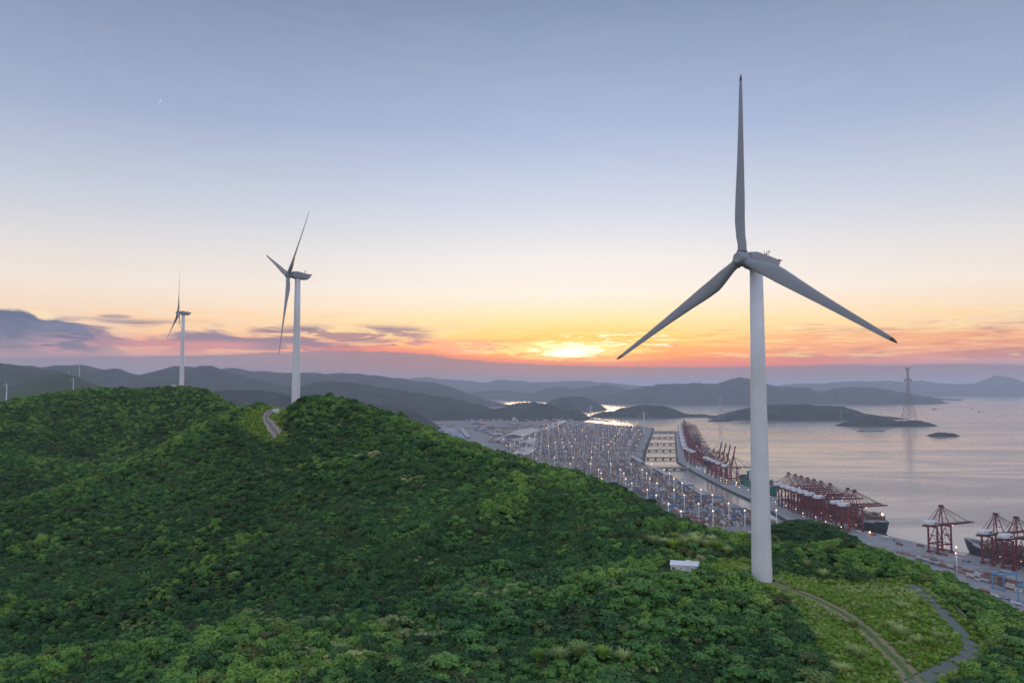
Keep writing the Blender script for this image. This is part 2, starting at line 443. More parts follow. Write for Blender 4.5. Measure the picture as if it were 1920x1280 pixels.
for x, y, z in [(-330, 860, 235), (-250, 860, 220), (-200, 800, 215), (-450, 860, 225), (-330, 1000, 150), (-100, 560, 200), (-140, 520, 225), (-50, 480, 215), (-200, 620, 245), (40, 560, 130), (-100, 760, 120),
                (-600, 760, 190), (-700, 500, 180), (330, 470, 90), (420, 360, 90), (300, 600, 40), (400, 520, 30), (340, 200, 170), (170, 480, 165), (100, 480, 165), (240, 460, 130), (100, 400, 165), (180, 340, 165), (230, 330, 150), (250, 60, 215), (-300, 60, 215), (0, 0, 238), (0, -60, 236),
                (120, 340, 170), (150, 280, 175), (200, 520, 130), (-500, 300, 190)]:
    cp.append((x, y, z))
cp = np.array(cp, float)
def kern(d2): return np.sqrt(d2 + 12.0 ** 2)
D2 = ((cp[:, None, :2] - cp[None, :, :2]) ** 2).sum(-1)
nC = len(cp)
A = np.zeros((nC + 3, nC + 3)); A[:nC, :nC] = kern(D2) - np.eye(nC) * 1.2
Pm = np.c_[np.ones(nC), cp[:, :2] / 500.0]; A[:nC, nC:] = Pm; A[nC:, :nC] = Pm.T
wts = np.linalg.solve(A, np.r_[cp[:, 2], 0, 0, 0])
def hill_z(X, Y, detail=True):
    X = np.asarray(X, float); Y = np.asarray(Y, float); sh = X.shape
    x = X.ravel(); y = Y.ravel(); z = np.zeros(len(x))
    for i in range(0, len(x), 20000):
        a, b = x[i:i + 20000], y[i:i + 20000]
        d2 = (a[:, None] - cp[None, :, 0]) ** 2 + (b[:, None] - cp[None, :, 1]) ** 2
        z[i:i + 20000] = kern(d2) @ wts[:nC] + wts[nC] + wts[nC + 1] * a / 500 + wts[nC + 2] * b / 500
    z = z.reshape(sh)
    if detail:
        far = np.clip((Y - 250) / 300, 0, 1)
        z = z + fbm(X, Y, 34, 4, 3) * (1.7 + 0.8 * far)
    r = np.maximum(np.abs(X + 130) / 780.0, np.abs(Y - 420) / 800.0)       # run out into the plain
    k = np.clip((r - 0.62) / 0.38, 0, 1); k = k * k * (3 - 2 * k)
    z = z * (1 - k) - 6.0 * k
    return np.clip(z, -6.0, None)

gx = np.arange(-910, 652, 4.0); gy = np.arange(-380, 1222, 4.0)
GX, GY = np.meshgrid(gx, gy); GZ = hill_z(GX, GY)
def gz(X, Y):
    """bilinear height of the hill mesh"""
    X = np.asarray(X, float); Y = np.asarray(Y, float)
    fx = np.clip((X - gx[0]) / 4.0, 0, len(gx) - 1.001); fy = np.clip((Y - gy[0]) / 4.0, 0, len(gy) - 1.001)
    i = fx.astype(int); j = fy.astype(int); u = fx - i; v = fy - j
    return (GZ[j, i] * (1 - u) + GZ[j, i + 1] * u) * (1 - v) + (GZ[j + 1, i] * (1 - u) + GZ[j + 1, i + 1] * u) * v
def T(px, py, start=60.0):        # where the sight line meets the hill
    r = ray(px, py); r = r / r.y
    d = np.arange(start, 900, 0.5); X = r.x * d; Z = CAMZ + r.z * d
    hit = np.nonzero(Z < gz(X, d))[0]
    k = d[hit[0]] if len(hit) else 400.0
    return Vector((r.x * k, k, float(gz(r.x * k, k))))

def resample(pts, step):
    P = [Vector(p) for p in pts]; cr = []
    for i in range(len(P) - 1):
        p0 = P[max(i - 1, 0)]; p1 = P[i]; p2 = P[i + 1]; p3 = P[min(i + 2, len(P) - 1)]
        n = max(2, int((p2 - p1).length / step))
        for k in range(n):
            u = k / n
            cr.append(0.5 * ((2 * p1) + (p2 - p0) * u + (2 * p0 - 5 * p1 + 4 * p2 - p3) * u * u + (3 * p1 - p0 - 3 * p2 + p3) * u ** 3))
    cr.append(P[-1]); return cr

TRACK = resample([T(*p) for p in [(1446, 1094), (1500, 1112), (1550, 1135), (1590, 1158), (1630, 1190), (1665, 1225), (1700, 1262), (1716, 1300), (1720, 1340)]], 1.5)
GRAVEL = resample([T(*p) for p in [(1712, 1100), (1738, 1122), (1772, 1155), (1803, 1190), (1822, 1214), (1812, 1236), (1780, 1252), (1745, 1270), (1700, 1296), (1660, 1340)]], 1.5)
ROAD2 = resample([T(*p) for p in [(521, 816), (515, 808), (508, 799), (501, 790), (499, 780), (506, 773), (518, 769), (532, 764)]], 1.5)
ROADS = [(TRACK, 2.0), (GRAVEL, 1.6), (ROAD2, 2.1)]

# smooth the ground under the roads a little, then lay them
for path, hw in ROADS:
    for p in path: p.z = float(gz(p.x, p.y))
def road_dist(X, Y):
    best = np.full(np.shape(X), 1e9)
    for path, hw in ROADS:
        for p in path[::2]:
            best = np.minimum(best, np.hypot(X - p.x, Y - p.y) - hw)
    return best
GRASSPOLY = [(1436, 1062), (1520, 1085), (1600, 1090), (1680, 1080), (1735, 1100), (1790, 1140), (1850, 1190), (1870, 1230), (1800, 1280), (1760, 1330), (1570, 1330), (1560, 1260), (1530, 1210), (1500, 1170), (1465, 1125), (1440, 1112)]
GRASS2 = [(1330, 1050), (1404, 1046), (1404, 1082), (1370, 1086), (1325, 1072)]
GRASS3 = [(440, 792), (482, 766), (528, 760), (538, 768), (522, 788), (545, 830), (500, 830)]
def in_poly(px, py, poly):
    c = np.zeros(np.shape(px), bool); n = len(poly)
    for i in range(n):
        x0, y0 = poly[i]; x1, y1 = poly[i - 1]
        c ^= ((y0 > py) != (y1 > py)) & (px < (x1 - x0) * (py - y0) / (y1 - y0 + 1e-9) + x0)
    return c
def grassy(X, Y, Z):
    px, py = to_px(X, Y, Z)
    wob = fbm(X, Y, 9, 3, 11) * 14
    near = (Y < 200)
    return (near & (in_poly(px + wob, py + wob * .6, GRASSPOLY) | in_poly(px + wob * .5, py, GRASS2))) | ((Y > 330) & (Y < 430) & in_poly(px + wob * .3, py, GRASS3))

# hill ground
m = bpy.data.materials.new('hill_soil'); m.use_nodes = True; t = m.node_tree; b = t.nodes['Principled BSDF']
p = N(t, t.nodes.new('ShaderNodeTexCoord').outputs['Object'])
ga = t.nodes.new('ShaderNodeAttribute'); ga.attribute_name = 'tint'
na = noise(t, p, 0.05, 5, 0.6); nb = noise(t, p, 0.6, 5, 0.65)
c1 = mixc(t, na.step(.35, .65), (0.020, 0.050, 0.018, 1), (0.040, 0.072, 0.024, 1))
c2 = mixc(t, nb.step(.3, .7), (0.10, 0.180, 0.034, 1), (0.19, 0.26, 0.07, 1))
k = mixc(t, N(t, ga.outputs['Fac']), c1, c2)
t.links.new(k.s, b.inputs['Base Color']); b.inputs['Roughness'].default_value = 0.95; b.inputs['Specular IOR Level'].default_value = 0.1
bn = t.nodes.new('ShaderNodeBump'); bn.inputs['Strength'].default_value = 0.8; bn.inputs['Distance'].default_value = 0.6
t.links.new(nb.s, bn.inputs['Height']); t.links.new(bn.outputs[0], b.inputs['Normal'])
ny, nx = GX.shape
idx = np.arange(nx * ny).reshape(ny, nx)
F4 = np.stack([idx[:-1, :-1], idx[:-1, 1:], idx[1:, 1:], idx[1:, :-1]], -1).reshape(-1, 4)
gt = np.zeros((nx * ny, 3)); gmask = grassy(GX, GY, GZ).ravel().astype(float); gt[:] = gmask[:, None]
tag(link('ridge_terrain', np_mesh('ridge_terrain', np.stack([GX, GY, GZ], -1).reshape(-1, 3), F4, m, True, gt)), kind='structure')

def strip(name, path, hw, mt, lift=0.2, across=7):
    V = []; Fs = []
    for i, q in enumerate(path):
        d = (path[min(i + 1, len(path) - 1)] - path[max(i - 1, 0)]); d.z = 0; d.normalize(); s = Vector((d.y, -d.x, 0))
        for k in range(across):
            w = (k / (across - 1) * 2 - 1) * hw * (1 + 0.05 * math.sin(i * .7 + k))
            a = q + s * w; V.append((a.x, a.y, float(gz(a.x, a.y)) + lift))
    for i in range(len(path) - 1):
        for k in range(across - 1):
            a = i * across + k; Fs.append((a, a + 1, a + across + 1, a + across))
    u = np.tile(np.abs(np.linspace(-1, 1, across)), len(path))
    return tag(link(name, np_mesh(name, V, Fs, mt, True, np.stack([u, u, u], -1))), kind='structure')
def road_mat(name, bare, edge, mid=None):
    m = bpy.data.materials.new(name); m.use_nodes = True; t = m.node_tree; b = t.nodes['Principled BSDF']
    p = N(t, t.nodes.new('ShaderNodeTexCoord').outputs['Object']); a = t.nodes.new('ShaderNodeAttribute'); a.attribute_name = 'tint'
    u = N(t, a.outputs['Fac']); n = noise(t, p, 0.9, 5, .65); n5 = noise(t, p, 5, 4, .7)
    k = mixc(t, n5.step(.3, .7), (*bare, 1), tuple(x * 1.6 for x in bare) + (1,))
    k = mixc(t, (u + (n - 0.5) * 1.2).step(0.62, 0.95), k, (*edge, 1))
    if mid: k = mixc(t, (u + (n - 0.5) * 0.9).step(0.42, 0.18), k, (*mid, 1))
    t.links.new(k.s, b.inputs['Base Color']); b.inputs['Roughness'].default_value = 0.95; b.inputs['Specular IOR Level'].default_value = 0.15
    bn = t.nodes.new('ShaderNodeBump'); bn.inputs['Strength'].default_value = 0.6; bn.inputs['Distance'].default_value = 0.1
    t.links.new(n5.s, bn.inputs['Height']); t.links.new(bn.outputs[0], b.inputs['Normal'])
    return m
strip('dirt_track', TRACK, 2.0, road_mat('bare_earth', (0.22, 0.175, 0.11), (0.10, 0.16, 0.04), (0.11, 0.17, 0.045)))
strip('gravel_road', GRAVEL, 1.7, road_mat('gravel', (0.125, 0.14, 0.125), (0.07, 0.11, 0.04)))
strip('concrete_road', ROAD2, 2.1, road_mat('old_concrete', (0.28, 0.24, 0.21), (0.10, 0.12, 0.05), (0.20, 0.18, 0.16)))

# ------------------------------------------------------------------ vegetation
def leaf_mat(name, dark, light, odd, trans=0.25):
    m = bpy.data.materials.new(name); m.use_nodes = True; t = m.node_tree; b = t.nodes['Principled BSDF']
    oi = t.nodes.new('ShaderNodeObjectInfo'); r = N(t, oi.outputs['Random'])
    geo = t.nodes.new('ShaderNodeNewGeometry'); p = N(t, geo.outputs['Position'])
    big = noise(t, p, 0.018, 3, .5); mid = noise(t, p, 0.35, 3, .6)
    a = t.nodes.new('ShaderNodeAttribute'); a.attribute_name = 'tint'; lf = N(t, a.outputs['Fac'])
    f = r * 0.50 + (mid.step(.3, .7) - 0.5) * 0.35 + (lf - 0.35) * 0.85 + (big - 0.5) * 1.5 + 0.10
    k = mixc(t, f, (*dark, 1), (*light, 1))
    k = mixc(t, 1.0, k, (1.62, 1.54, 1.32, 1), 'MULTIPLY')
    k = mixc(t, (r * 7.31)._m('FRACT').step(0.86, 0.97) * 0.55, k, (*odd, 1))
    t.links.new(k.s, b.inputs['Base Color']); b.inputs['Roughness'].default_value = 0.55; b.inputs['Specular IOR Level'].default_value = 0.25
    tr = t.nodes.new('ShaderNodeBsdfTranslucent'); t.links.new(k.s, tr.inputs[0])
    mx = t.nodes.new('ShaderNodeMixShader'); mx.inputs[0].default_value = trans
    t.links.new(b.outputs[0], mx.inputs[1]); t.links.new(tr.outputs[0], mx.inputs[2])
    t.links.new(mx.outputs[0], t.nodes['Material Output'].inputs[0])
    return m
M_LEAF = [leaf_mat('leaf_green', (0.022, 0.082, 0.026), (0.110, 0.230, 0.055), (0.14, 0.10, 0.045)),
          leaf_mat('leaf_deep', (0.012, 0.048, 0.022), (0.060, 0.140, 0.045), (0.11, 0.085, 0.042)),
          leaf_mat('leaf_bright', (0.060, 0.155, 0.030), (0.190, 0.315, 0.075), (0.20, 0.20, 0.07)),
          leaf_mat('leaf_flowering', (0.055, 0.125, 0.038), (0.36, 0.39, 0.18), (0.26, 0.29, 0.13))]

def crown(name, seed, n, m, lobes=7, flat=0.75, leaf=0.125, layered=False):
    """foliage of unit radius standing on z = 0: folded leaf clumps through several lobes"""
    g = np.random.default_rng(seed)
    L = []
    for i in range(lobes):
        an = 2 * PI * i / lobes + g.uniform(-.5, .5); rr = g.uniform(.25, .78) if i else 0.0
        L.append((rr * math.cos(an), rr * math.sin(an), g.uniform(.35, .95) * flat + (0.25 if i == 0 else 0), g.uniform(.26, .52)))
    L = np.array(L); wt = L[:, 3] ** 2; wt /= wt.sum()
    which = g.choice(lobes, n, p=wt)
    d = g.normal(size=(n, 3)); d[:, 2] += 0.35; d /= np.linalg.norm(d, axis=1)[:, None]
    rad = L[which, 3] * g.uniform(0.40, 1.06, n) ** 0.6 * np.where(g.uniform(size=n) < .12, g.uniform(1.0, 1.45, n), 1.0)
    P = L[which, :3] + d * rad[:, None] * np.array([1, 1, 0.8 if not layered else 0.35])
    P[:, 2] = np.abs(P[:, 2])
    nr = d + g.normal(size=(n, 3)) * 0.55
    nr[:, 2] += 0.5 if not layered else 1.6
    nr /= np.linalg.norm(nr, axis=1)[:, None]
    a = np.cross(nr, g.normal(size=(n, 3))); a /= np.linalg.norm(a, axis=1)[:, None]; b = np.cross(nr, a)
    s = leaf * g.uniform(.6, 1.3, n)[:, None]
    dr = nr * s * 0.35
    V = np.stack([P - a * s - b * s * .55 - dr, P - b * s * .2, P + a * s - b * s * .5 - dr, P + a * s * .8 + b * s * .6 - dr, P + b * s * .75, P - a * s * .9 + b * s * .5 - dr], 1).reshape(-1, 3)
    o = np.arange(n)[:, None] * 6
    F = np.concatenate([o + [0, 1, 4, 5], o + [1, 2, 3, 4]], 0)
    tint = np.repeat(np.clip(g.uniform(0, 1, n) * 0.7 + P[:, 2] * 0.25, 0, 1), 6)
    return np_mesh(name, V, F, m, False, np.stack([tint] * 3, -1))

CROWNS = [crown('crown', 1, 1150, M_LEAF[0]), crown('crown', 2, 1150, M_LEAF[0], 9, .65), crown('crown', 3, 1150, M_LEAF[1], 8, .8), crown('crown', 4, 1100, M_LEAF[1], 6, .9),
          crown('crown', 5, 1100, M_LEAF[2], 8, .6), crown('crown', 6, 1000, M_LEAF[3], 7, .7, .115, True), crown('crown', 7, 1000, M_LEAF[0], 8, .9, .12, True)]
M_BARK = mat('bark', (0.07, 0.055, 0.042), 0.9, var=0.4, vscale=2.0, bump=0.5, bscale=6)
tm = MB()
tm.tube((0, 0, -0.35), (0.03, 0.02, 0.30), 0.06, 0.045, 7); tm.tube((0.03, 0.02, 0.28), (0.25, 0.1, 0.7), 0.04, 0.02, 6)
tm.tube((0.03, 0.02, 0.28), (-0.22, -0.12, 0.66), 0.038, 0.018, 6); tm.tube((0.03, 0.02, 0.28), (0.0, 0.05, 0.8), 0.035, 0.015, 6)
TRUNK = tm.mesh('trunk', M_BARK, True)

# scatter: jittered grid, tighter near the camera
def scatter(x0, x1, y0, y1, step, seed):
    g = np.random.default_rng(seed)
    X, Y = np.meshgrid(np.arange(x0, x1, step), np.arange(y0, y1, step))
    X = X.ravel() + g.uniform(-.5, .5, X.size) * step * 1.15; Y = Y.ravel() + g.uniform(-.5, .5, Y.size) * step * 1.15
    return X, Y
Xa, Ya = scatter(-260, 260, 55, 260, 1.85, 21)
Xb, Yb = scatter(-420, 330, 260, 470, 2.6, 22)
Xc, Yc = scatter(-640, 330, 470, 900, 3.5, 23)
ring = np.r_[np.zeros(len(Xa)), np.ones(len(Xb)), np.full(len(Xc), 2)]
X = np.r_[Xa, Xb, Xc]; Y = np.r_[Ya, Yb, Yc]; Z = gz(X, Y)
px, py = to_px(X, Y, Z)
ok = (px > -420) & (px < 2340) & (py < 1560)
# the seaward flank far behind the crest is never seen
ok &= ~((Y > 520) & (X > -60)) & (Z > 20)
gr = grassy(X, Y, Z); rd = road_dist(X, Y)
g = np.random.default_rng(5)
keep_in_grass = g.uniform(size=len(X)) < 0.035
ok &= (~gr | (keep_in_grass & (rd > 2.5))) & (rd > 1.35 + 0.6 * g.uniform(size=len(X)))
TOWERS = [(53.9, 169.5), (-108.5, 389.0), (-313.6, 735.2)]
for tx, ty in TOWERS: ok &= np.hypot(X - tx, Y - ty) > 3.4
TRAFO = T(1286, 1070); ok &= ~((np.abs(X - TRAFO.x) < 5.2) & (Y > TRAFO.y - 3.2) & (Y < TRAFO.y + 5.5))
TRAFO2 = T(517, 775); ok &= np.hypot(X - TRAFO2.x, Y - TRAFO2.y) > 4.5
# keep sight lines to the tower foot and cabin clear
for bx0, bx1, by0, by1 in ((1256, 1318, 1049, 1066), (1414, 1448, 1000, 1094), (510, 528, 763, 776)):
    hz = 2.4
    qx, qy = to_px(X, Y, Z + hz)
    ok &= ~((qx > bx0 - 10) & (qx < bx1 + 6) & (qy < by1) & (py > by0) & (Y < (175 if bx0 > 900 else 389)) & (Y > (120 if bx0 > 900 else 340)))
X, Y, Z, ring, px, py, gr = (v[ok] for v in (X, Y, Z, ring, px, py, gr))
n = len(X)
g = np.random.default_rng(6)
patch = fbm(X, Y, 30, 3, 31); patch2 = fbm(X, Y, 16, 2, 33); tall = fbm(X, Y, 14, 3, 35)
size = (1.15 + 0.55 * tall + g.gamma(1.6, .28, n)) * np.choose(ring.astype(int), [1.0, 1.15, 1.4])
size = np.clip(size, 0.8, np.choose(ring.astype(int), [3.0, 2.3, 2.8])); 
nearbig = (py > 1085) & (px > 820) & (px < 1580) & (g.uniform(size=n) < .45); size[nearbig] *= 1.45
lowl = (px < 700) & (py > 800); size[lowl] *= 0.92
Z = Z - g.uniform(0.25, 0.62, n) * size + np.where(ring < 1, np.clip(patch * 2.2, -.6, 1.2), 0)
big = g.uniform(size=n) < 0.05; size[big] *= 1.35
kind = g.choice(4, n, p=[.33, .27, .22, .18])
u = g.uniform(size=n)
kind[(patch > 0.18) & (u < .5)] = 4
bright = in_poly(px, py, [(1040, 1000), (1300, 1000), (1420, 1010), (1420, 1060), (1260, 1070), (1100, 1085), (960, 1080), (900, 1050)])
kind[bright & (u < .62)] = 4
kind[in_poly(px, py, [(1450, 1020), (1700, 1040), (1900, 1130), (1920, 1280), (1760, 1280), (1850, 1200), (1700, 1080), (1500, 1070)]) & (u < .40)] = 4
tpi = np.zeros(n)
for a_ in np.linspace(0, 2 * PI, 9)[:-1]: tpi += Z - gz(X + 16 * math.cos(a_), Y + 16 * math.sin(a_))
tpi /= 8; u3 = g.uniform(size=n)                 # darker shrubs in hollows, paler on crests: gully shade deepened by leaf colour
hollow_shade = (tpi < -0.25) & (u3 < .75); kind[hollow_shade] = np.where(u[hollow_shade] < .55, 2, 3)
crest_pale = (tpi > 0.55) & (u3 < .5); kind[crest_pale] = np.where(u[crest_pale] < .7, 4, 0)
kind[(u > .90)] = 6
kind[nearbig & (u > .55)] = 6
flo = np.zeros(n, bool)
for cx, cyy, sx, sy in ((640, 1140, 36, 11), (745, 1160, 60, 22), (470, 1155, 30, 12), (255, 1182, 45, 12), (800, 1050, 40, 10), (560, 1170, 80, 16), (930, 1215, 40, 14), (1330, 1040, 40, 16), (1120, 1110, 60, 12), (960, 1110, 90, 14), (1180, 1250, 60, 12), (800, 1190, 60, 14), (690, 850, 30, 8), (770, 900, 50, 10), (460, 795, 18, 14), (640, 795, 60, 6), (620, 1240, 80, 14)):
    flo |= (((px - cx) / sx) ** 2 + ((py - cyy) / sy) ** 2 < 1)
kind[flo & (u < .55)] = 5
kind[gr] = 4; size[gr] *= 0.55
hillA = (Y > 430) & (X < -60); kind[hillA & (u < .22)] = 4; kind[hillA & (u > .72)] = 0
spur = (Y > 290) & (X > 60); kind[spur] = np.where(u[spur] < .6, 2, 3)
rot = np.stack([g.uniform(-.12, .12, n), g.uniform(-.12, .12, n), g.uniform(0, 2 * PI, n)], -1)
scl = np.stack([size * g.uniform(.9, 1.15, n), size * g.uniform(.9, 1.15, n), size * g.uniform(.8, 1.2, n)], -1)

# the 300 that show largest become trees of their own
inframe = (px > -20) & (px < 1940) & (py < 1290) & (py > 700)
sizepx = np.where(inframe, size * FPX / np.hypot(np.hypot(X, Y), CAMZ - Z), 0)
order = np.argsort(-sizepx)
solo = np.zeros(n, bool); solo[order[:300]] = True
TREE_LABEL = {0: 'mid green rounded shrub tree in the near hillside thicket', 1: 'broad mid green shrub tree in the near hillside thicket', 2: 'deep green dense shrub tree in the near hillside thicket',
              3: 'tall deep green shrub tree in the near hillside thicket', 4: 'bright yellow green shrub tree in the near hillside thicket', 5: 'shrub tree with pale creamy green flat tops in the near thicket',
              6: 'mid green tree with layered flat branches in the near thicket'}
KN = {0: 'mid green rounded shrub tree', 1: 'broad mid green shrub tree', 2: 'deep green dense shrub tree', 3: 'tall deep green shrub tree', 4: 'bright yellow green shrub tree',
      5: 'shrub tree with pale creamy flat tops', 6: 'mid green tree with layered branches'}
def place_words(x, y):
    if x > 1700: return 'beside the gravel road bend' if y > 1150 else 'above the upper gravel road'
    if x > 1440: return 'left of the dirt track' if y > 1120 else 'on the hump behind the white tower'
    if x > 1320: return 'just below the white tower foot' if y < 1180 else 'low on the slope under the white tower'
    if x > 1200: return 'close around the white cabin' if y < 1130 else 'on the slope under the white cabin'
    w = 'on the near spur crest' if y < 1170 else 'on the near slope' if y < 1240 else 'at the bottom edge'
    return w + (', far left' if x < 240 else ', left' if x < 560 else ', centre' if x < 880 else ', left of the cabin')
protos = {}
for i in np.nonzero(solo)[0]:
    k = int(kind[i])
    if k not in protos:
        r = empty('shrub_tree'); link('crown', CROWNS[k], r); link('trunk', TRUNK, r); protos[k] = r
        tag(r, TREE_LABEL[k], 'tree', 'shrub trees covering the near hillside')
    else:
        src = protos[k]; r = src.copy(); col.objects.link(r)
        for ch in KIDS(src):
            c = ch.copy(); c.parent = r; col.objects.link(c)
    r['label'] = KN[k] + ' ' + place_words(px[i], py[i])
    r.location = (X[i], Y[i], Z[i] - 0.1); r.rotation_euler = tuple(rot[i]); r.scale = tuple(scl[i])

def instancer(name, P, rot, scl, kind, meshes, label=None):
    src = bpy.data.collections.new(name + '_kinds')
    for i, me in enumerate(meshes):
        o = bpy.data.objects.new('%s_%02d' % (name, i), me); src.objects.link(o)
    me = bpy.data.meshes.new(name); me.vertices.add(len(P)); me.vertices.foreach_set('co', np.asarray(P, np.float32).ravel())
    for nm, ty, arr, key in (('rot', 'FLOAT_VECTOR', rot, 'vector'), ('scl', 'FLOAT_VECTOR', scl, 'vector'), ('knd', 'INT', kind, 'value')):
        at = me.attributes.new(nm, ty, 'POINT'); at.data.foreach_set(key, np.asarray(arr, np.int32 if ty == 'INT' else np.float32).ravel())
    me.update()
    o = link(name, me)
    ng = bpy.data.node_groups.new(name, 'GeometryNodeTree')
    ng.interface.new_socket('Geometry', in_out='INPUT', socket_type='NodeSocketGeometry'); ng.interface.new_socket('Geometry', in_out='OUTPUT', socket_type='NodeSocketGeometry')
    a = ng.nodes.new('NodeGroupInput'); z = ng.nodes.new('NodeGroupOutput')
    mp = ng.nodes.new('GeometryNodeMeshToPoints'); ip = ng.nodes.new('GeometryNodeInstanceOnPoints'); ci = ng.nodes.new('GeometryNodeCollectionInfo')
    ci.inputs[0].default_value = src; ci.inputs[1].default_value = True; ci.inputs[2].default_value = True
    def at(nm, ty):
        q = ng.nodes.new('GeometryNodeInputNamedAttribute'); q.data_type = ty; q.inputs[0].default_value = nm
        return [s for s in q.outputs if s.enabled and s.name == 'Attribute'][0]
    L = ng.links.new
    L(a.outputs[0], mp.inputs[0]); L(mp.outputs[0], ip.inputs['Points']); L(ci.outputs[0], ip.inputs['Instance'])
    ip.inputs['Pick Instance'].default_value = True
    L(at('knd', 'INT'), ip.inputs['Instance Index']); L(at('scl', 'FLOAT_VECTOR'), ip.inputs['Scale'])
    er = ng.nodes.new('FunctionNodeEulerToRotation'); L(at('rot', 'FLOAT_VECTOR'), er.inputs[0]); L(er.outputs[0], ip.inputs['Rotation'])
    L(ip.outputs[0], z.inputs[0])
    md = o.modifiers.new('scatter', 'NODES'); md.node_group = ng
    tag(o, kind='stuff')
    return o
s_ = ~solo
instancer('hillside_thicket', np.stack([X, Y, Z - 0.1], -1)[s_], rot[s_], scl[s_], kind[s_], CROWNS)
print('trees', n, 'stuff', s_.sum())

# grass tufts
M_GRASS = leaf_mat('grass_blade', (0.095, 0.200, 0.030), (0.27, 0.40, 0.075), (0.28, 0.26, 0.11), 0.35)
M_PLUME = leaf_mat('dry_grass', (0.15, 0.23, 0.08), (0.42, 0.50, 0.24), (0.34, 0.36, 0.18), 0.35)
def tuft(name, seed, nb, h, spread, m, w=0.03, droop=0.6):
    g = np.random.default_rng(seed); V = []; F = []; tn = []
    for i in range(nb):
        an = g.uniform(0, 2 * PI); r0 = spread * 0.35 * g.uniform() ** .5; out = spread * g.uniform(.2, 1); hh = h * g.uniform(.55, 1.1)
        d = np.array([math.cos(an), math.sin(an), 0]); s = np.array([-d[1], d[0], 0])
        b0 = d * r0; b1 = d * (r0 + out * .45) + [0, 0, hh * .75]; b2 = d * (r0 + out) + [0, 0, hh * (1 - droop * .35 * g.uniform())]
        o = len(V); V += [b0 - s * w, b0 + s * w, b1 + s * w * .9, b1 - s * w * .9, b2 + s * w * .25, b2 - s * w * .25]
        F += [(o, o + 1, o + 2, o + 3), (o + 3, o + 2, o + 4, o + 5)]; tn += [g.uniform()] * 6
    return np_mesh(name, V, F, m, False, np.stack([tn] * 3, -1))
TUFTS = [tuft('tuft', 41, 46, .55, .5, M_GRASS, .03), tuft('tuft', 42, 46, .75, .45, M_GRASS, .03), tuft('tuft', 43, 40, .8, .55, M_PLUME, .028)]
Xg, Yg = scatter(10, 190, 60, 195, 0.62, 51); X3, Y3 = scatter(-160, -90, 335, 430, 1.1, 52)
Xg = np.r_[Xg, X3]; Yg = np.r_[Yg, Y3]; Zg = gz(Xg, Yg)
g = np.random.default_rng(53)
okg = (grassy(Xg, Yg, Zg)) & (road_dist(Xg, Yg) > -0.15 * g.uniform(size=len(Xg)) ** 2) & (np.hypot(Xg - 53.9, Yg - 169.5) > 2.6)
mid = (road_dist(Xg, Yg) < 0) & (g.uniform(size=len(Xg)) < .5); okg &= ~mid
Xg, Yg, Zg = Xg[okg], Yg[okg], Zg[okg]; ng_ = len(Xg)
kg = g.choice(3, ng_, p=[.50, .40, .10]); dry = fbm(Xg, Yg, 8, 3, 61) > 0.22; kg[dry & (g.uniform(size=ng_) < .55)] = 2
sg = g.uniform(.6, 1.25, ng_) * np.where(Yg > 300, 1.6, 1.0)
instancer('hillside_grass', np.stack([Xg, Yg, Zg - 0.04], -1), np.stack([np.zeros(ng_), np.zeros(ng_), g.uniform(0, 6.28, ng_)], -1), np.stack([sg * 1.1, sg * 1.1, sg], -1), kg, TUFTS)

# silver grass clumps, each a plant
CL = [tuft('leaves', 71, 260, 1.0, .95, M_PLUME, .022, .9), tuft('leaves', 72, 220, 1.05, .8, M_GRASS, .024, .8)]
spots = [(1608, 1232, 1.55), (1600, 1178, 1.2), (1690, 1192, 1.35), (1672, 1178, 1.0), (1722, 1206, 1.2), (1745, 1212, 1.3), (1760, 1200, 1.0), (1735, 1190, 1.0), (1546, 1082, 1.5), (1530, 1068, 1.2), (1512, 1060, 1.2),
         (1640, 1250, 1.1), (1580, 1262, 1.2), (1850, 1200, 1.2), (1868, 1218, 1.3), (1840, 1178, 1.1), (1890, 1232, 1.2), (1560, 1098, 1.0), (1482, 1122, .9), (1650, 1126, 1.0), (1690, 1140, 1.1), (1708, 1160, 1.0), (1620, 1140, .9), (1740, 1172, .9), (1880, 1196, 1.1)]
spots2 = [(1262, 1036, 1.6), (1284, 1032, 1.7), (1305, 1030, 1.6), (1326, 1034, 1.5), (1346, 1040, 1.4), (1244, 1030, 1.5), (1270, 1022, 1.6), (1300, 1020, 1.5), (1364, 1046, 1.2), (1225, 1026, 1.4), (1392, 1020, 1.4), (1334, 1024, 1.3), (1130, 1244, 1.3), (1085, 1240, 1.4), (1050, 1248, 1.3), (1170, 1250, 1.2), (1010, 1250, 1.2)]
POSW = ['beside the dirt track bend', 'on the grassy slope', 'between the dirt track and gravel road', 'by the gravel road bend', 'on the bank below the white tower']
prev = None
for i, (a, b_, s) in enumerate(spots + spots2):
    q = T(a, b_)
    r = empty('grass_plant', (q.x, q.y, q.z - .05), g.uniform(0, 6)); r['kind'] = 'thing'
    link('leaves', CL[i % 3 != 0 and i % 2], r); s *= 1.45; r.scale = (s, s, s * g.uniform(.75, 1.0))
    lab = ('largest pale silver grass clump standing left of the dirt track' if i == 0 else
           'pale arching silver grass clump on the grassy slope beside the tracks' if not (i % 3 != 0 and i % 2) else 'greener silver grass clump on the grassy slope beside the tracks')
    far_ = i >= len(spots)
    if far_: lab = 'pale feathery grass clump among the bushes %s' % ('just behind the white cabin' if b_ < 1100 else 'at the bottom edge, left of the dirt track'); r.location.z += 1.2
    tag(r, lab, 'grass clump', 'pale grass clumps among the bushes' if far_ else 'silver grass clumps on the slope right of the white tower')

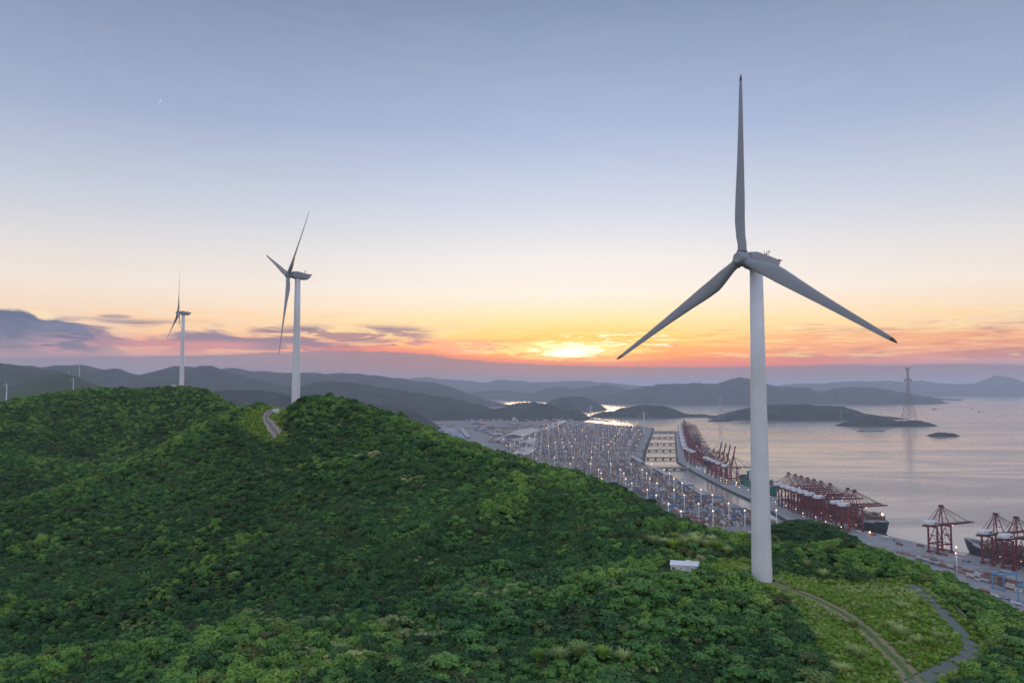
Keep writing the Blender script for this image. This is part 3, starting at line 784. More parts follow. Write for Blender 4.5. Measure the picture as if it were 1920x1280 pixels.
# ------------------------------------------------------------------ water
m = bpy.data.materials.new('sea_water'); m.use_nodes = True; t = m.node_tree; b = t.nodes['Principled BSDF']
b.inputs['Base Color'].default_value = (0.33, 0.295, 0.28, 1); b.inputs['IOR'].default_value = 1.333; b.inputs['Specular IOR Level'].default_value = 0.5
p = N(t, t.nodes.new('ShaderNodeTexCoord').outputs['Object'])
s2 = t.nodes.new('ShaderNodeSeparateXYZ'); t.links.new(p.s, s2.inputs[0]); wx, wy = N(t, s2.outputs[0]), N(t, s2.outputs[1])
w1 = noise(t, xyz(t, wx * (1 / 16.0), wy * (1 / 8.0), 0.0), 1.0, 4, .6)
w2 = noise(t, xyz(t, wx * (1 / 900.0), wy * (1 / 260.0), 2.0), 1.0, 6, .6, 0.8)      # slicks and wind lanes
w3 = noise(t, xyz(t, wx * (1 / 3500.0), wy * (1 / 1500.0), 5.0), 1.0, 4, .55, 0.5)
slick = (w2 * 0.6 + w3 * 0.4).step(0.40, 0.58)
rg = slick * 0.12 + 0.09; t.links.new(rg.s, b.inputs['Roughness'])
k_ = mixc(t, slick, (0.34, 0.30, 0.28, 1), (0.20, 0.185, 0.18, 1)); t.links.new(k_.s, b.inputs['Base Color'])
bn = t.nodes.new('ShaderNodeBump'); bn.inputs['Distance'].default_value = 1.0
t.links.new((slick * 0.30 + 0.15).s, bn.inputs['Strength']); t.links.new((w1 * 1.9).s, bn.inputs['Height']); t.links.new(bn.outputs[0], b.inputs['Normal'])
mb = MB(); mb.add([(-80000, -3000, 0), (80000, -3000, 0), (80000, 80000, 0), (-80000, 80000, 0)], [(0, 1, 2, 3)])
tag(mb.build('sea', m), kind='structure')

# ------------------------------------------------------------------ the coast plain, port ground
def slab(name, poly, z0, z1, m, kind='structure', bank=6.0):
    """flat ground with sloping banks: outline list of (x, y)"""
    P = [Vector((x, y)) for x, y in poly]
    area = sum(P[i - 1].x * P[i].y - P[i].x * P[i - 1].y for i in range(len(P)))
    if area < 0: P.reverse()
    n = len(P); bm = bmesh.new()
    topv = [bm.verts.new((q.x, q.y, z1)) for q in P]; bot = []
    for i in range(n):
        d = (P[(i + 1) % n] - P[i - 1]).normalized(); o = Vector((d.y, -d.x)) * bank
        bot.append(bm.verts.new((P[i].x + o.x, P[i].y + o.y, z0)))
    bm.faces.new(topv)
    for i in range(n):
        f = bm.faces.new((topv[i], bot[i], bot[(i + 1) % n], topv[(i + 1) % n])); f.material_index = 1
    bmesh.ops.triangulate(bm, faces=[f for f in bm.faces if len(f.verts) > 4])
    me = bpy.data.meshes.new(name); bm.to_mesh(me); bm.free()
    me.materials.append(m[0]); me.materials.append(m[1])
    return tag(link(name, me), kind=kind)
def ground_mat(name, a, b_, sc=0.01, sc2=0.08):
    m = bpy.data.materials.new(name); m.use_nodes = True; t = m.node_tree; b = t.nodes['Principled BSDF']
    p = N(t, t.nodes.new('ShaderNodeTexCoord').outputs['Object'])
    k = mixc(t, (noise(t, p, sc, 6, .65) * .6 + noise(t, p, sc2, 4, .6) * .4).step(.36, .62), (*a, 1), (*b_, 1))
    t.links.new(k.s, b.inputs['Base Color']); b.inputs['Roughness'].default_value = 0.85
    return m
M_YARD = ground_mat('yard_paving', (0.16, 0.158, 0.158), (0.28, 0.272, 0.26))
M_QUAY = ground_mat('quay_concrete', (0.22, 0.215, 0.215), (0.34, 0.33, 0.325), .02, .1)
M_BANK = mat('revetment_stone', (0.032, 0.042, 0.038), 0.9, var=.4, vscale=.3)
M_LAND = ground_mat('coast_land', (0.05, 0.065, 0.045), (0.15, 0.15, 0.13), .0012, .008)

QL = [(1380, 6300), (1025, 4650), (830, 3720), (655, 2860), (636, 2480), (627, 2200), (632, 1850), (655, 1500), (800, 1100), (960, 760), (1130, 420)]   # crane rail centre line
def qx(Y): return float(np.interp(Y, [q[1] for q in QL[::-1]], [q[0] for q in QL[::-1]]))
def qdir(Y):
    d = Vector((qx(Y - 60) - qx(Y + 60), -120.0)).normalized(); return d          # towards the camera
def qpt(Y, off):                  # off > 0 is seaward
    d = qdir(Y); return Vector((qx(Y) - d.y * off, Y + d.x * off))
FRONT, BACK = 26, -44
front = [qpt(Y, FRONT) for Y in (4780, 4300, 3720, 3200, 2860, 2480, 2200, 1850, 1650, 1500, 1300, 1100, 900, 760, 500)]
backe = [qpt(Y, BACK) for Y in (1900, 2140, 2500, 2860, 3300, 3800, 4300, 4790)]
slab('quay', [(q.x, q.y) for q in front] + [(560, 380), (250, 300), (350, 900), (530, 1440), (574, 1640)] + [(q.x, q.y) for q in backe], -2, 5.0, (M_QUAY, M_BANK), bank=9.0)
yr = [(947, 5240), (760, 4300), (571, 3380), (470, 2840), (482, 2540), (502, 2141), (525, 1800), (548, 1600)]
def gp(px, py): q = G(px, py, 4.0); return (q.x, q.y)
slab('port_yard', yr + [(500, 1420), (300, 800), (100, 850), (-900, 2200), (-2600, 3300), (-3000, 5300), gp(700, 778), gp(800, 780), gp(900, 784), gp(1000, 787), gp(1085, 789), gp(1150, 796)], -2, 4.6, (M_YARD, M_BANK), bank=20.0)
# marshy land, spit and plain behind the port
slab('coast_plain', [gp(1096, 786), gp(1010, 783), gp(900, 781), gp(700, 776), (-2700, 5000), (-9000, 6000), (-24000, 16000), (-16000, 17000), gp(760, 748), gp(890, 751), gp(940, 757), gp(965, 760), gp(1040, 763), gp(1085, 771), gp(1100, 777)], -2, 3.2, (M_LAND, M_BANK), bank=15.0)
slab('mud_spit', [gp(1078, 780), gp(1110, 783.5), gp(1148, 789), gp(1148, 790.2), gp(1105, 786), gp(1074, 782)], -1, 1.6, (M_LAND, M_BANK), bank=4.0)
slab('far_plain', [gp(895, 743), gp(925, 740.6), gp(1000, 743.5), gp(1015, 748), gp(1040, 750), gp(1130, 757), gp(1130, 747), gp(1240, 741), (9000, 36000), (-30000, 40000), (-24000, 17000), (-16000, 17200)], -2, 3.0, (M_LAND, M_BANK), bank=20.0)
slab('inlet_bar', [gp(925, 747), gp(950, 746.3), gp(985, 749.5), gp(1003, 751), gp(1000, 752.5), gp(970, 752), gp(945, 749.5)], -1, 2.0, (M_LAND, M_BANK), bank=8.0)
slab('town_shore', [gp(1120, 756), gp(1250, 758), gp(1360, 757.5), gp(1450, 758), gp(1560, 762), gp(1640, 757), gp(1690, 751), gp(1660, 742), gp(1200, 742)], -2, 4.0, (M_LAND, M_BANK), bank=15.0)

# ------------------------------------------------------------------ hills and islands
def hill_material(name, a, b_, c_):
    m = bpy.data.materials.new(name); m.use_nodes = True; t = m.node_tree; b = t.nodes['Principled BSDF']
    p = N(t, t.nodes.new('ShaderNodeTexCoord').outputs['Object'])
    n1 = noise(t, p, 0.006, 5, .6); n2 = noise(t, p, 0.045, 5, .65)
    k = mixc(t, (n1 * .6 + n2 * .4).step(.36, .62), (*a, 1), (*b_, 1)); k = mixc(t, n1.step(.60, .72) * .6, k, (*c_, 1))
    t.links.new(k.s, b.inputs['Base Color']); b.inputs['Roughness'].default_value = 0.95; b.inputs['Specular IOR Level'].default_value = 0.1
    bn = t.nodes.new('ShaderNodeBump'); bn.inputs['Strength'].default_value = 0.9; bn.inputs['Distance'].default_value = 8.0
    t.links.new(n2.s, bn.inputs['Height']); t.links.new(bn.outputs[0], b.inputs['Normal'])
    return m
M_HILL = hill_material('wooded_hill', (0.014, 0.022, 0.018), (0.050, 0.062, 0.042), (0.09, 0.08, 0.06))
M_HILLN = hill_material('scrub_hill', (0.025, 0.052, 0.022), (0.060, 0.090, 0.035), (0.085, 0.08, 0.05))

def hill(name, rows, D, width=None, seed=0, m=None, base=-4.0, rough=1.0, slope=2.2, extend=True):
    """a hill whose crest runs through the points (px, py) at distance D; flanks fall away to both sides"""
    P = [W(a, b_, D) for a, b_ in rows]
    if extend:
        for i, s_ in ((0, -1), (-1, 1)):
            e = P[i].copy(); hgt = max(P[i].z, 4.0)
            P.insert(0 if i == 0 else len(P), Vector((e.x + s_ * hgt * 1.6, e.y, hgt * .35))); P.insert(0 if i == 0 else len(P), Vector((e.x + s_ * hgt * 3.2, e.y, -4.0)))
    xs = np.array([q.x for q in P]); zs = np.array([q.z for q in P])
    span = xs[-1] - xs[0]; step = max(span / 260.0, 5.0)
    x = np.arange(xs[0], xs[-1] + step, step)
    # smooth interpolation through the crest points
    zc = np.interp(x, xs, zs); kk = np.hanning(5); kk /= kk.sum(); zc = np.convolve(np.pad(zc, 2, 'edge'), kk, 'valid')
    zc = zc + fbm(x, np.full_like(x, seed * 37.0), max(span * 0.035, 40.0), 4, seed + 50) * np.clip(zc, 0, 1e4) * 0.035
    hmax = max(zs.max(), 20.0); w = width or max(120.0, slope * hmax)
    tt = np.linspace(-1, 1, 41); Xg, Tg = np.meshgrid(x, tt)
    Zc = np.tile(zc, (41, 1)); prof = (1 - np.abs(Tg) ** 1.5) ** 1.15
    loc = np.clip(Zc / hmax, 0.12, 1) ** 0.5
    Yg = D + Tg * w * loc
    bend = fbm(Xg, Yg, w * 1.1, 3, seed + 90) * w * 0.22 * np.abs(Tg)
    nz = fbm(Xg, Yg, w * 0.55, 5, seed) * hmax * 0.22 * (1 - prof) * prof * 4 * 0.95
    det = fbm(Xg, Yg, w * 0.09, 4, seed + 7) * hmax * 0.055 * rough
    Zg = base + (Zc - base) * prof + (nz + det) * np.clip((Zc - base) / hmax, 0, 1)
    Yg = Yg + bend
    Zg = np.maximum(Zg, base); Zg[0] = base; Zg[-1] = base
    ny, nx = Xg.shape; idx = np.arange(nx * ny).reshape(ny, nx)
    F = np.stack([idx[:-1, :-1], idx[:-1, 1:], idx[1:, 1:], idx[1:, :-1]], -1).reshape(-1, 4)
    return tag(link(name, np_mesh(name, np.stack([Xg, Yg, Zg], -1).reshape(-1, 3), F, m or M_HILL, True)), kind='structure')

hill('hill', [(-260, 752), (-120, 742), (0, 731), (45, 721), (70, 709), (100, 701.5), (115, 701.5), (135, 708), (160, 716), (178, 727), (215, 742), (260, 760)], 4200, 900, 1, M_HILLN)
hill('hill', [(-400, 690), (-200, 678), (0, 682), (30, 686), (60, 690), (100, 695), (130, 703), (152, 712), (172, 722), (230, 742)], 6200, 1400, 2)
hill('hill', [(20, 692), (40, 686.5), (52, 684.5), (62, 684.6), (72, 688), (110, 685.5), (160, 685), (180, 690), (200, 694), (215, 693.5), (240, 698), (270, 702), (300, 696), (322, 690), (338, 684.5), (352, 686), (375, 691), (388, 687), (400, 684), (420, 692),
             (450, 705), (490, 715), (540, 724), (600, 742)], 8600, 1800, 3)
hill('hill', [(360, 696), (420, 692), (438, 690), (452, 692.5), (470, 696), (500, 695), (530, 699), (560, 701.5), (590, 697), (605, 700), (620, 700), (650, 698.5), (670, 699.5), (700, 703), (740, 708), (790, 714), (840, 722)], 11500, 2200, 4)
hill('hill', [(430, 752), (480, 745), (520, 738), (560, 727), (590, 717), (620, 714), (650, 716), (690, 723), (740, 729), (780, 736), (830, 743), (865, 750), (900, 757)], 7000, 900, 5)
hill('hill', [(330, 748), (380, 735), (430, 731), (480, 732), (540, 738), (600, 742), (680, 752), (740, 762), (780, 772), (810, 790), (832, 806)], 4900, 700, 6)
hill('hill', [(700, 782), (740, 757), (770, 752), (800, 747.5), (830, 750), (870, 757), (905, 765), (930, 767), (950, 760), (975, 754.5), (1000, 753), (1030, 758), (1050, 766), (1066, 771), (1075, 766.5), (1085, 768), (1097, 778)], 6700, 560, 7)
hill('hill', [(700, 720), (740, 715), (780, 708), (800, 706), (820, 709), (870, 713), (910, 716.5), (940, 712), (975, 712.5), (1000, 717), (1040, 716), (1090, 713), (1120, 716), (1170, 720), (1230, 725)], 24000, 2600, 8)
hill('hill', [(870, 737), (900, 733), (940, 731), (970, 734), (1000, 737), (1015, 740)], 16500, 1100, 9)
hill('hill', [(990, 740), (1010, 733), (1030, 727), (1050, 723.5), (1075, 729), (1110, 724), (1135, 720.5), (1160, 725), (1190, 732), (1220, 741)], 15500, 1300, 10)
hill('hill', [(1100, 752), (1120, 745), (1140, 740), (1180, 732), (1215, 723), (1240, 720), (1280, 719), (1310, 718), (1340, 720), (1370, 711), (1385, 708), (1410, 711), (1440, 722), (1470, 725.5), (1510, 726.5), (1535, 734.5), (1550, 733),
              (1570, 727), (1600, 725), (1640, 727), (1680, 733), (1700, 737), (1730, 742), (1745, 745)], 13000, 1250, 11)
hill('headland', [(1690, 747.5), (1720, 744.5), (1745, 743), (1755, 745.5), (1775, 747.3), (1800, 748.3)], 15600, 240, 12)
hill('hill', [(1012, 763), (1035, 749.5), (1060, 743.5), (1080, 742.5), (1100, 746), (1120, 754), (1138, 767)], 9300, 500, 13)
hill('island', [(1117, 775), (1132, 771), (1150, 770.5), (1163, 765), (1190, 761.5), (1210, 758.5), (1240, 760), (1262, 766), (1285, 775), (1300, 776.5), (1320, 776), (1350, 781)], 7150, 190, 14)
hill('island', [(1350, 777), (1380, 769.5), (1410, 763), (1440, 758.5), (1500, 757.5), (1540, 760), (1580, 762), (1600, 768), (1620, 775), (1640, 778), (1680, 782), (1720, 788)], 6750, 420, 15)
hill('island', [(1572, 795), (1590, 789), (1602, 786), (1625, 778), (1645, 779), (1660, 783), (1676, 788), (1690, 788.5), (1705, 787.5), (1725, 788), (1745, 793), (1762, 799.5)], 5560, 150, 16)
hill('rock_islet', [(1739, 816.5), (1746, 813), (1758, 810.5), (1770, 810.5), (1782, 812), (1790, 812.5), (1799, 816.6)], 4420, 60, 17)
hill('hill', [(1400, 727), (1450, 724.5), (1475, 721), (1500, 719), (1550, 718), (1600, 714), (1620, 714.5), (1640, 715), (1660, 713), (1700, 717), (1725, 713), (1760, 718), (1800, 720), (1830, 718), (1850, 711), (1870, 703), (1890, 708), (1920, 717), (2000, 722), (2100, 735)], 23000, 1500, 18)

# ------------------------------------------------------------------ haze
HB = MB().box(-90000, 90000, -4000, 90000, -7.5, 640)
m = bpy.data.materials.new('haze_air'); m.use_nodes = True; t = m.node_tree; t.nodes.clear()
pv = t.nodes.new('ShaderNodeVolumePrincipled'); pv.inputs['Density'].default_value = HAZE; pv.inputs['Color'].default_value = (0.80, 0.86, 1.0, 1); pv.inputs['Anisotropy'].default_value = 0.0
mo = t.nodes.new('ShaderNodeOutputMaterial'); t.links.new(pv.outputs[0], mo.inputs['Volume'])
hz = HB.build('haze', m); tag(hz, kind='stuff')

# ------------------------------------------------------------------ wind turbines
M_WHITE = mat('turbine_paint', (0.67, 0.68, 0.70), 0.42, var=0.06, vscale=0.15, bump=0.02, bscale=3)
M_ROTOR = mat('turbine_paint_shaded', (0.27, 0.28, 0.31), 0.42, var=0.06, vscale=0.15)  # turbine white darkened: back-lit shade of rotor and nacelle put into the paint
M_TIP = mat('blade_tip_paint', (0.10, 0.06, 0.06), 0.5)
M_DARK = mat('dark_metal', (0.05, 0.05, 0.055), 0.5, 0.5)
M_CONC = mat('concrete', (0.34, 0.33, 0.31), 0.9, var=.2, vscale=.8, bump=.3, bscale=4)
M_GREY = mat('galvanised_steel', (0.42, 0.43, 0.44), 0.45, 0.6, var=.15, vscale=2)
for mm in (M_WHITE, M_ROTOR):      # faint rain streaks down the paint
    t = mm.node_tree; b = t.nodes['Principled BSDF']; p = N(t, t.nodes.new('ShaderNodeTexCoord').outputs['Object'])
    mp = t.nodes.new('ShaderNodeMapping'); mp.inputs['Scale'].default_value = (1.6, 1.6, 0.045); t.links.new(p.s, mp.inputs[0])
    src = b.inputs['Base Color'].links[0].from_socket
    k = mixc(t, noise(t, N(t, mp.outputs[0]), 1.0, 5, .65).step(.48, .72) * 0.07, N(t, src), (0.26, 0.25, 0.24, 1)); t.links.new(k.s, b.inputs['Base Color'])
HUBH, OVER, BL = 69.9, 4.7, 41.5

def circ(z, r, n=32, cx=0, cy=0): return [(cx + r * math.cos(2 * PI * i / n), cy + r * math.sin(2 * PI * i / n), z) for i in range(n)]
TOWER = MB().loft([circ(z, r) for z, r in [(-0.6, 2.18), (0, 2.17), (22, 1.915), (46, 1.636), (68.1, 1.38)]]).mesh('tower', M_WHITE, True)
FLANGE = MB()
for z, r in ((22, 1.915), (46, 1.636)): FLANGE.loft([circ(z - .06, r + .004), circ(z - .06, r + .025), circ(z + .06, r + .025), circ(z + .06, r + .002)], caps=False)
FLANGE = FLANGE.mesh('flange_ring', M_WHITE, True)
FOUND = MB().loft([circ(-0.9, 3.4, 24), circ(0.14, 3.3, 24), circ(0.2, 3.1, 24)]).mesh('foundation', M_CONC)
DOOR = MB().box(-.45, .45, -2.225, -2.1, 1.2, 3.3).mesh('door', M_GREY)
STEPS = MB()
for i in range(6): STEPS.box(-.5, .5, -2.3 - .28 * (6 - i), -2.3 - .28 * (5 - i), 0.14 + .17 * i, 0.19 + .17 * i)
STEPS.bar((-.5, -4.0, .2), (-.5, -2.35, 1.2), .05); STEPS.bar((.5, -4.0, .2), (.5, -2.35, 1.2), .05)
STEPS = STEPS.mesh('steps', M_GREY)

def sq(y, hw, z0, z1, r=0.35, n=4, topin=0.0):
    """rounded rectangular section across y"""
    pts = []
    for cx, cz, a0 in ((hw - r, z1 - r, 0), (-hw + r, z1 - r, 90), (-hw + r, z0 + r, 180), (hw - r, z0 + r, 270)):
        for i in range(n + 1):
            a = R(a0 + 90 * i / n); q = cx + r * math.cos(a)
            pts.append((q * (1 - topin if cz > 0 else 1), y, cz + r * math.sin(a)))
    return pts
# local: rotor looks along -Y, tower axis at the origin, z from hub height
NAC = MB().loft([sq(-3.15, 1.25, -1.25, 1.3, .9), sq(-2.8, 1.6, -1.65, 1.5, .6), sq(-1.5, 1.72, -1.85, 1.62, .45), sq(1.0, 1.75, -1.9, 1.52, .4), sq(3.6, 1.72, -1.88, 1.32, .4), sq(4.9, 1.68, -1.62, 1.2, .4),
                 sq(5.7, 1.62, -1.05, 1.12, .35), sq(6.15, 1.58, -0.35, 1.08, .3), sq(6.45, 1.56, 0.35, 1.05, .2)])
NACm = NAC.mesh('nacelle', M_ROTOR, True)
LIP = MB().loft([sq(5.9, 1.64, 0.92, 1.17, .1), sq(7.05, 1.62, 0.88, 1.08, .09)]).mesh('rear_lip', M_ROTOR)
HATCH = MB().loft([sq(-1.4, .9, 1.45, 1.66, .08), sq(-1.2, 1.0, 1.45, 1.82, .12), sq(.6, 1.0, 1.4, 1.82, .12), sq(1.1, .9, 1.4, 1.6, .08)]).mesh('roof_hatch', M_ROTOR)
VANE = MB()
VANE.tube((-.45, 3.6, 1.2), (-.45, 3.45, 2.25), .045); VANE.tube((.45, 3.9, 1.2), (.45, 3.75, 2.25), .045); VANE.tube((-.6, 3.45, 2.22), (.6, 3.75, 2.22), .045)
VANE.tube((-.45, 3.45, 2.2), (-.45, 3.45, 2.75), .03); VANE.tube((.45, 3.75, 2.2), (.45, 3.75, 2.65), .03); VANE.bar((.25, 3.5, 2.68), (.7, 4.05, 2.68), .05, .2)
VANE.box(-.55, -.35, 3.35, 3.55, 2.72, 2.84); VANE.box(-.08, .1, 3.5, 3.7, 2.0, 2.4)
VANE = VANE.mesh('wind_sensor', M_DARK)
YAW = MB().loft([circ(-2.05, 1.5, 28), circ(-1.7, 1.55, 28)]).mesh('yaw_ring', M_WHITE, True)
def yring(y, r, n=28): return [(r * math.cos(2 * PI * i / n), y, -r * math.sin(2 * PI * i / n)) for i in range(n)]
HUB = MB().loft([yring(-3.1 + OVER, 1.25), yring(-2.95 + OVER, 1.5), yring(-1.2 + OVER - 1.6, 1.62), yring(-.9 , 1.62), yring(-1.5, 1.48), yring(-1.86, 1.22), yring(-2.02, 1.02), yring(-2.0, .85), yring(-1.9, 0.3)][1:] if False else
                [yring(1.45, 1.3), yring(1.3, 1.5), yring(0.4, 1.62), yring(-.7, 1.6), yring(-1.3, 1.42), yring(-1.72, 1.14), yring(-1.86, .96), yring(-1.80, .86), yring(-1.74, .3)]).mesh('hub', M_ROTOR, True)

def blade_rings(r0, r1, n=22, pitch0=12.0):
    rings = []
    for k in range(n + 1):
        u = (k / n); r = r0 + (r1 - r0) * u; s = r / BL
        # chord and thickness along the blade
        chord = np.interp(s, [0, .045, .09, .14, .20, .28, .40, .55, .70, .85, .94, .975, .993, 1.0], [1.95, 1.9, 2.1, 2.75, 3.3, 3.2, 2.6, 1.98, 1.5, 1.1, .86, .66, .36, .08])
        thick = np.interp(s, [0, .045, .09, .14, .20, .3, .5, .8, 1.0], [1.0, 1.0, .88, .58, .38, .28, .22, .18, .15])
        tw = R(np.interp(s, [0, .12, .2, .35, .6, 1.0], [pitch0 + 6, pitch0 + 5, pitch0 + 2, 6.5, 2.5, 0.0]) + 4.0) * -1.0
        off = np.interp(s, [0, .06, .2, 1.0], [0, 0, .22, .18])   # share of the chord set behind the pitch axis
        cone = math.tan(R(2.6)) * r
        pre = -1.0 * s * s
        pts = []
        m_ = 20
        for i in range(m_):
            a = 2 * PI * i / m_; x = math.cos(a) * .5; y = math.sin(a) * .5 * thick * (1.0 if thick > .8 else (0.55 + 0.9 * (0.5 - x * .9) * (1 - .2 * x)))
            x = x * chord - 0.0; x -= -off * chord * (-1)
            y = y * chord
            ca, sa = math.cos(tw), math.sin(tw)
            pts.append((x * ca - y * sa, -cone + pre * .5 + x * sa + y * ca, r))
        rings.append(pts)
    return rings
BLADE = MB().loft(blade_rings(0.9, BL * .962, 30), caps=True).mesh('blade', M_ROTOR, True)
TIP = MB().loft(blade_rings(BL * .962, BL, 6), caps=True).mesh('blade_tip', M_TIP, True)
COLLAR = MB().loft([[(1.16 * math.cos(2 * PI * i / 24), -math.tan(R(2.6)) * z + 1.16 * math.sin(2 * PI * i / 24), z) for i in range(24)] for z in (1.62, 1.78)]).mesh('blade_collar', M_ROTOR, True)

def turbine(loc, yaw, phi, label, tilt=5.0, scale=1.0, group='wind turbines on the ridge', steps=True, sgn=1):
    r = empty('wind_turbine', loc, R(-yaw), label, 'wind turbine', group)
    link('foundation', FOUND, r); tw = link('tower', TOWER, r); link('flange_ring', FLANGE, tw); 
    if steps: link('door', DOOR, tw, None, R(150)); link('steps', STEPS, r, None, R(150))
    na = link('nacelle', NACm, r, (0, 0, HUBH)); na.rotation_euler = (R(-tilt * .7), 0, 0)
    link('rear_lip', LIP, na); link('roof_hatch', HATCH, na); link('wind_sensor', VANE, na); link('yaw_ring', YAW, na)
    h = link('hub', HUB, r, (0, -OVER, HUBH)); h.rotation_euler = (R(-tilt), 0, 0)
    for k in range(3):
        bl = link('blade', BLADE, r, (0, -OVER, HUBH))
        M = Matrix.Rotation(R(-tilt), 4, 'X') @ Matrix.Rotation(R(phi + 120 * k), 4, 'Y')
        bl.rotation_euler = M.to_euler()
        link('blade_tip', TIP, bl); link('blade_collar', COLLAR, bl)
    r.scale = (scale,) * 3
    return r
turbine((53.9, 169.5, 239.7), 55.2, -0.6, 'tall white wind turbine nearest, its foot in the grass by the dirt track')
turbine((-108.5, 389.0, 268.2), 57.5, 51.5, 'grey white wind turbine rising behind the wooded knoll beside the concrete road')
turbine((-313.6, 735.2, 281.9), 57.5, -5.0, 'slim wind turbine standing on the flat green hilltop, smallest of the big three')
def at_d(px, py, d): q = W(px, py, d); return q
for px, py, d, yaw, phi, sc, lab in [
    (13, 719, 3000, 40, 8, 1.0, 'far white wind turbine above the left end of the green hilltop'),
    (138, 709.5, 3900, 35, 8, 1.0, 'far white wind turbine standing out against the grey green hill'),
    (149.5, 683, 4700, 62, 20, 1.0, 'far white wind turbine with a plain bare tower beside the grey green hill'),
    (129.5, 695, 5400, 35, 6, 1.0, 'faint pale wind turbine between the grey green hill and the blue ridge'),
    (49, 678, 8500, 50, 15, 1.0, 'tiny wind turbine, left one of the pair on the distant saddle'),
    (60.5, 678, 8500, 50, 40, 1.0, 'tiny wind turbine, right one of the pair on the distant saddle'),
    (1107.5, 760, 5150, 50, -14, 1.66, 'lone wind turbine rising at the far end of the container yard near the dark headland'),
    (1207.3, 773, 4250, 50, -6, 1.66, 'lone wind turbine rising at the far yard corner beside the channel')]:
    q = at_d(px, py, d); turbine((q.x, q.y, q.z - HUBH * sc), yaw, phi, lab, 5.0, sc, 'small far wind turbines', False)

# transformer cabins
def cabin(q, rz, label, L=5.9, D=3.0, H=1.55, annex=True):
    r = empty('transformer_cabin', (q.x, q.y, q.z - .15), rz, label, 'transformer cabin')
    MW = mat('cabin_paint', (0.78, 0.78, 0.80), .5, var=.05, vscale=.8)
    mb = MB(); mb.box(-L / 2, L / 2, -D / 2, D / 2, 0, H); mb.build('wall', MW, r)
    ro = MB(); ro.add([(-L / 2 - .18, -D / 2 - .18, H + .003), (L / 2 + .18, -D / 2 - .18, H + .003), (L / 2 + .18, D / 2 + .18, H + .25), (-L / 2 - .18, D / 2 + .18, H + .25),
        (-L / 2 - .18, -D / 2 - .18, H + .12), (L / 2 + .18, -D / 2 - .18, H + .12), (L / 2 + .18, D / 2 + .18, H + .40), (-L / 2 - .18, D / 2 + .18, H + .40)],
        [(3, 2, 1, 0), (4, 5, 6, 7), (0, 1, 5, 4), (1, 2, 6, 5), (2, 3, 7, 6), (3, 0, 4, 7)]); ro.build('roof', MW, r)
    MB().box(-L / 2 + .3, -L / 2 + 1.0, -D / 2 - .03, -D / 2 + .02, .55, 1.15).build('vent', MATS.get('vent_grey') or mat('vent_grey', (.16, .16, .17), .6), r)
    MB().box(-.9, -.55, -D / 2 - .03, -D / 2 + .02, .85, 1.1).build('vent', MATS['vent_grey'], r)
    MB().box(1.35, 1.7, -D / 2 - .03, -D / 2 + .02, .85, 1.1).build('vent', MATS['vent_grey'], r)
    MB().box(.1, 1.0, -D / 2 - .04, -D / 2 + .02, .05, 1.4).build('door', mat('cabin_door', (.62, .62, .64), .5), r)
    if annex: MB().box(.2, 1.4, .1, .9, H + .26, H + .75).build('roof_box', MW, r)
    MB().box(-L / 2 - .4, L / 2 + .4, -D / 2 - .4, D / 2 + .4, -.7, 0.0).build('plinth', M_CONC, r)
    return r
cabin(Vector((TRAFO.x, TRAFO.y + 1.2, float(gz(TRAFO.x, TRAFO.y)) - .25)), R(-14), 'white flat roofed transformer cabin half hidden in shrubs left of the nearest turbine')
cabin(Vector((TRAFO2.x, TRAFO2.y, float(gz(TRAFO2.x, TRAFO2.y)) + .2)), R(-50), 'small white transformer cabin at the top end of the concrete road', 2.6, 2.2, 2.0, False)
q = Vector((-319.7, 731.5)); cabin(Vector((q.x, q.y, float(gz(q.x, q.y)) + .1)), R(10), 'low white cabin at the foot of the turbine on the flat hilltop', 4.6, 2.3, 1.6, False)

# roadside rail on the gravel road
for (a, b_, lab) in (((1748, 1106), (1760, 1117), 'short pale guard rail among the bushes above the gravel road'), ((1776, 1130), (1812, 1166), 'longer pale guard rail along the outer edge of the gravel road')):
    p0, p1 = T(*a), T(*b_); p0.z += .15; p1.z += .15
    r = empty('guard_rail', tuple(p0), 0, lab, 'guard rail'); d = p1 - p0
    MB().bar((0, 0, .75), tuple(d + Vector((0, 0, .75))), .08, .28).build('rail', M_GREY, r)
    n = max(2, int(d.length / 2.5))
    for i in range(n + 1):
        q = d * (i / n); gq = float(gz(p0.x + q.x, p0.y + q.y)) - p0.z
        MB().bar((q.x, q.y, min(gq, q.z) - .3), (q.x, q.y, q.z + .8), .1).build('post', M_GREY, r)

# moon
q = ray(295.5, 188).normalized() * 130000.0; q.z += CAMZ
mb = MB(); rad = 130000 * R(0.19); n = 24; ring = []
view = -ray(295.5, 188).normalized(); sd = (Vector((0.75, 0.1, -0.62))); sd -= view * sd.dot(view); sd.normalize(); ax = view.cross(sd).normalized()
V = []; F = []
for i in range(n + 1):
    a = -PI / 2 + PI * i / n
    for lam in (0.0, 0.25, 0.5, 0.75, 1.0):
        lo = R(60 + 30 * lam + 10 * lam)     # the lit lune of the ball, seen edge on
        d_ = ax * math.sin(a) + (sd * math.sin(lo) + view * math.cos(lo)) * math.cos(a); V.append(tuple(d_ * rad))
for i in range(n):
    for k in range(4): o = i * 5 + k; F.append((o, o + 1, o + 6, o + 5))
mo_ = MB().add(V, F).build('moon', mat('moon_light', (0.8, 0.8, 0.8), .9, emit=(1.0, .96, .9), estr=0.42)); mo_.location = q
tag(mo_, 'thin white crescent moon high in the pale blue sky', 'moon')

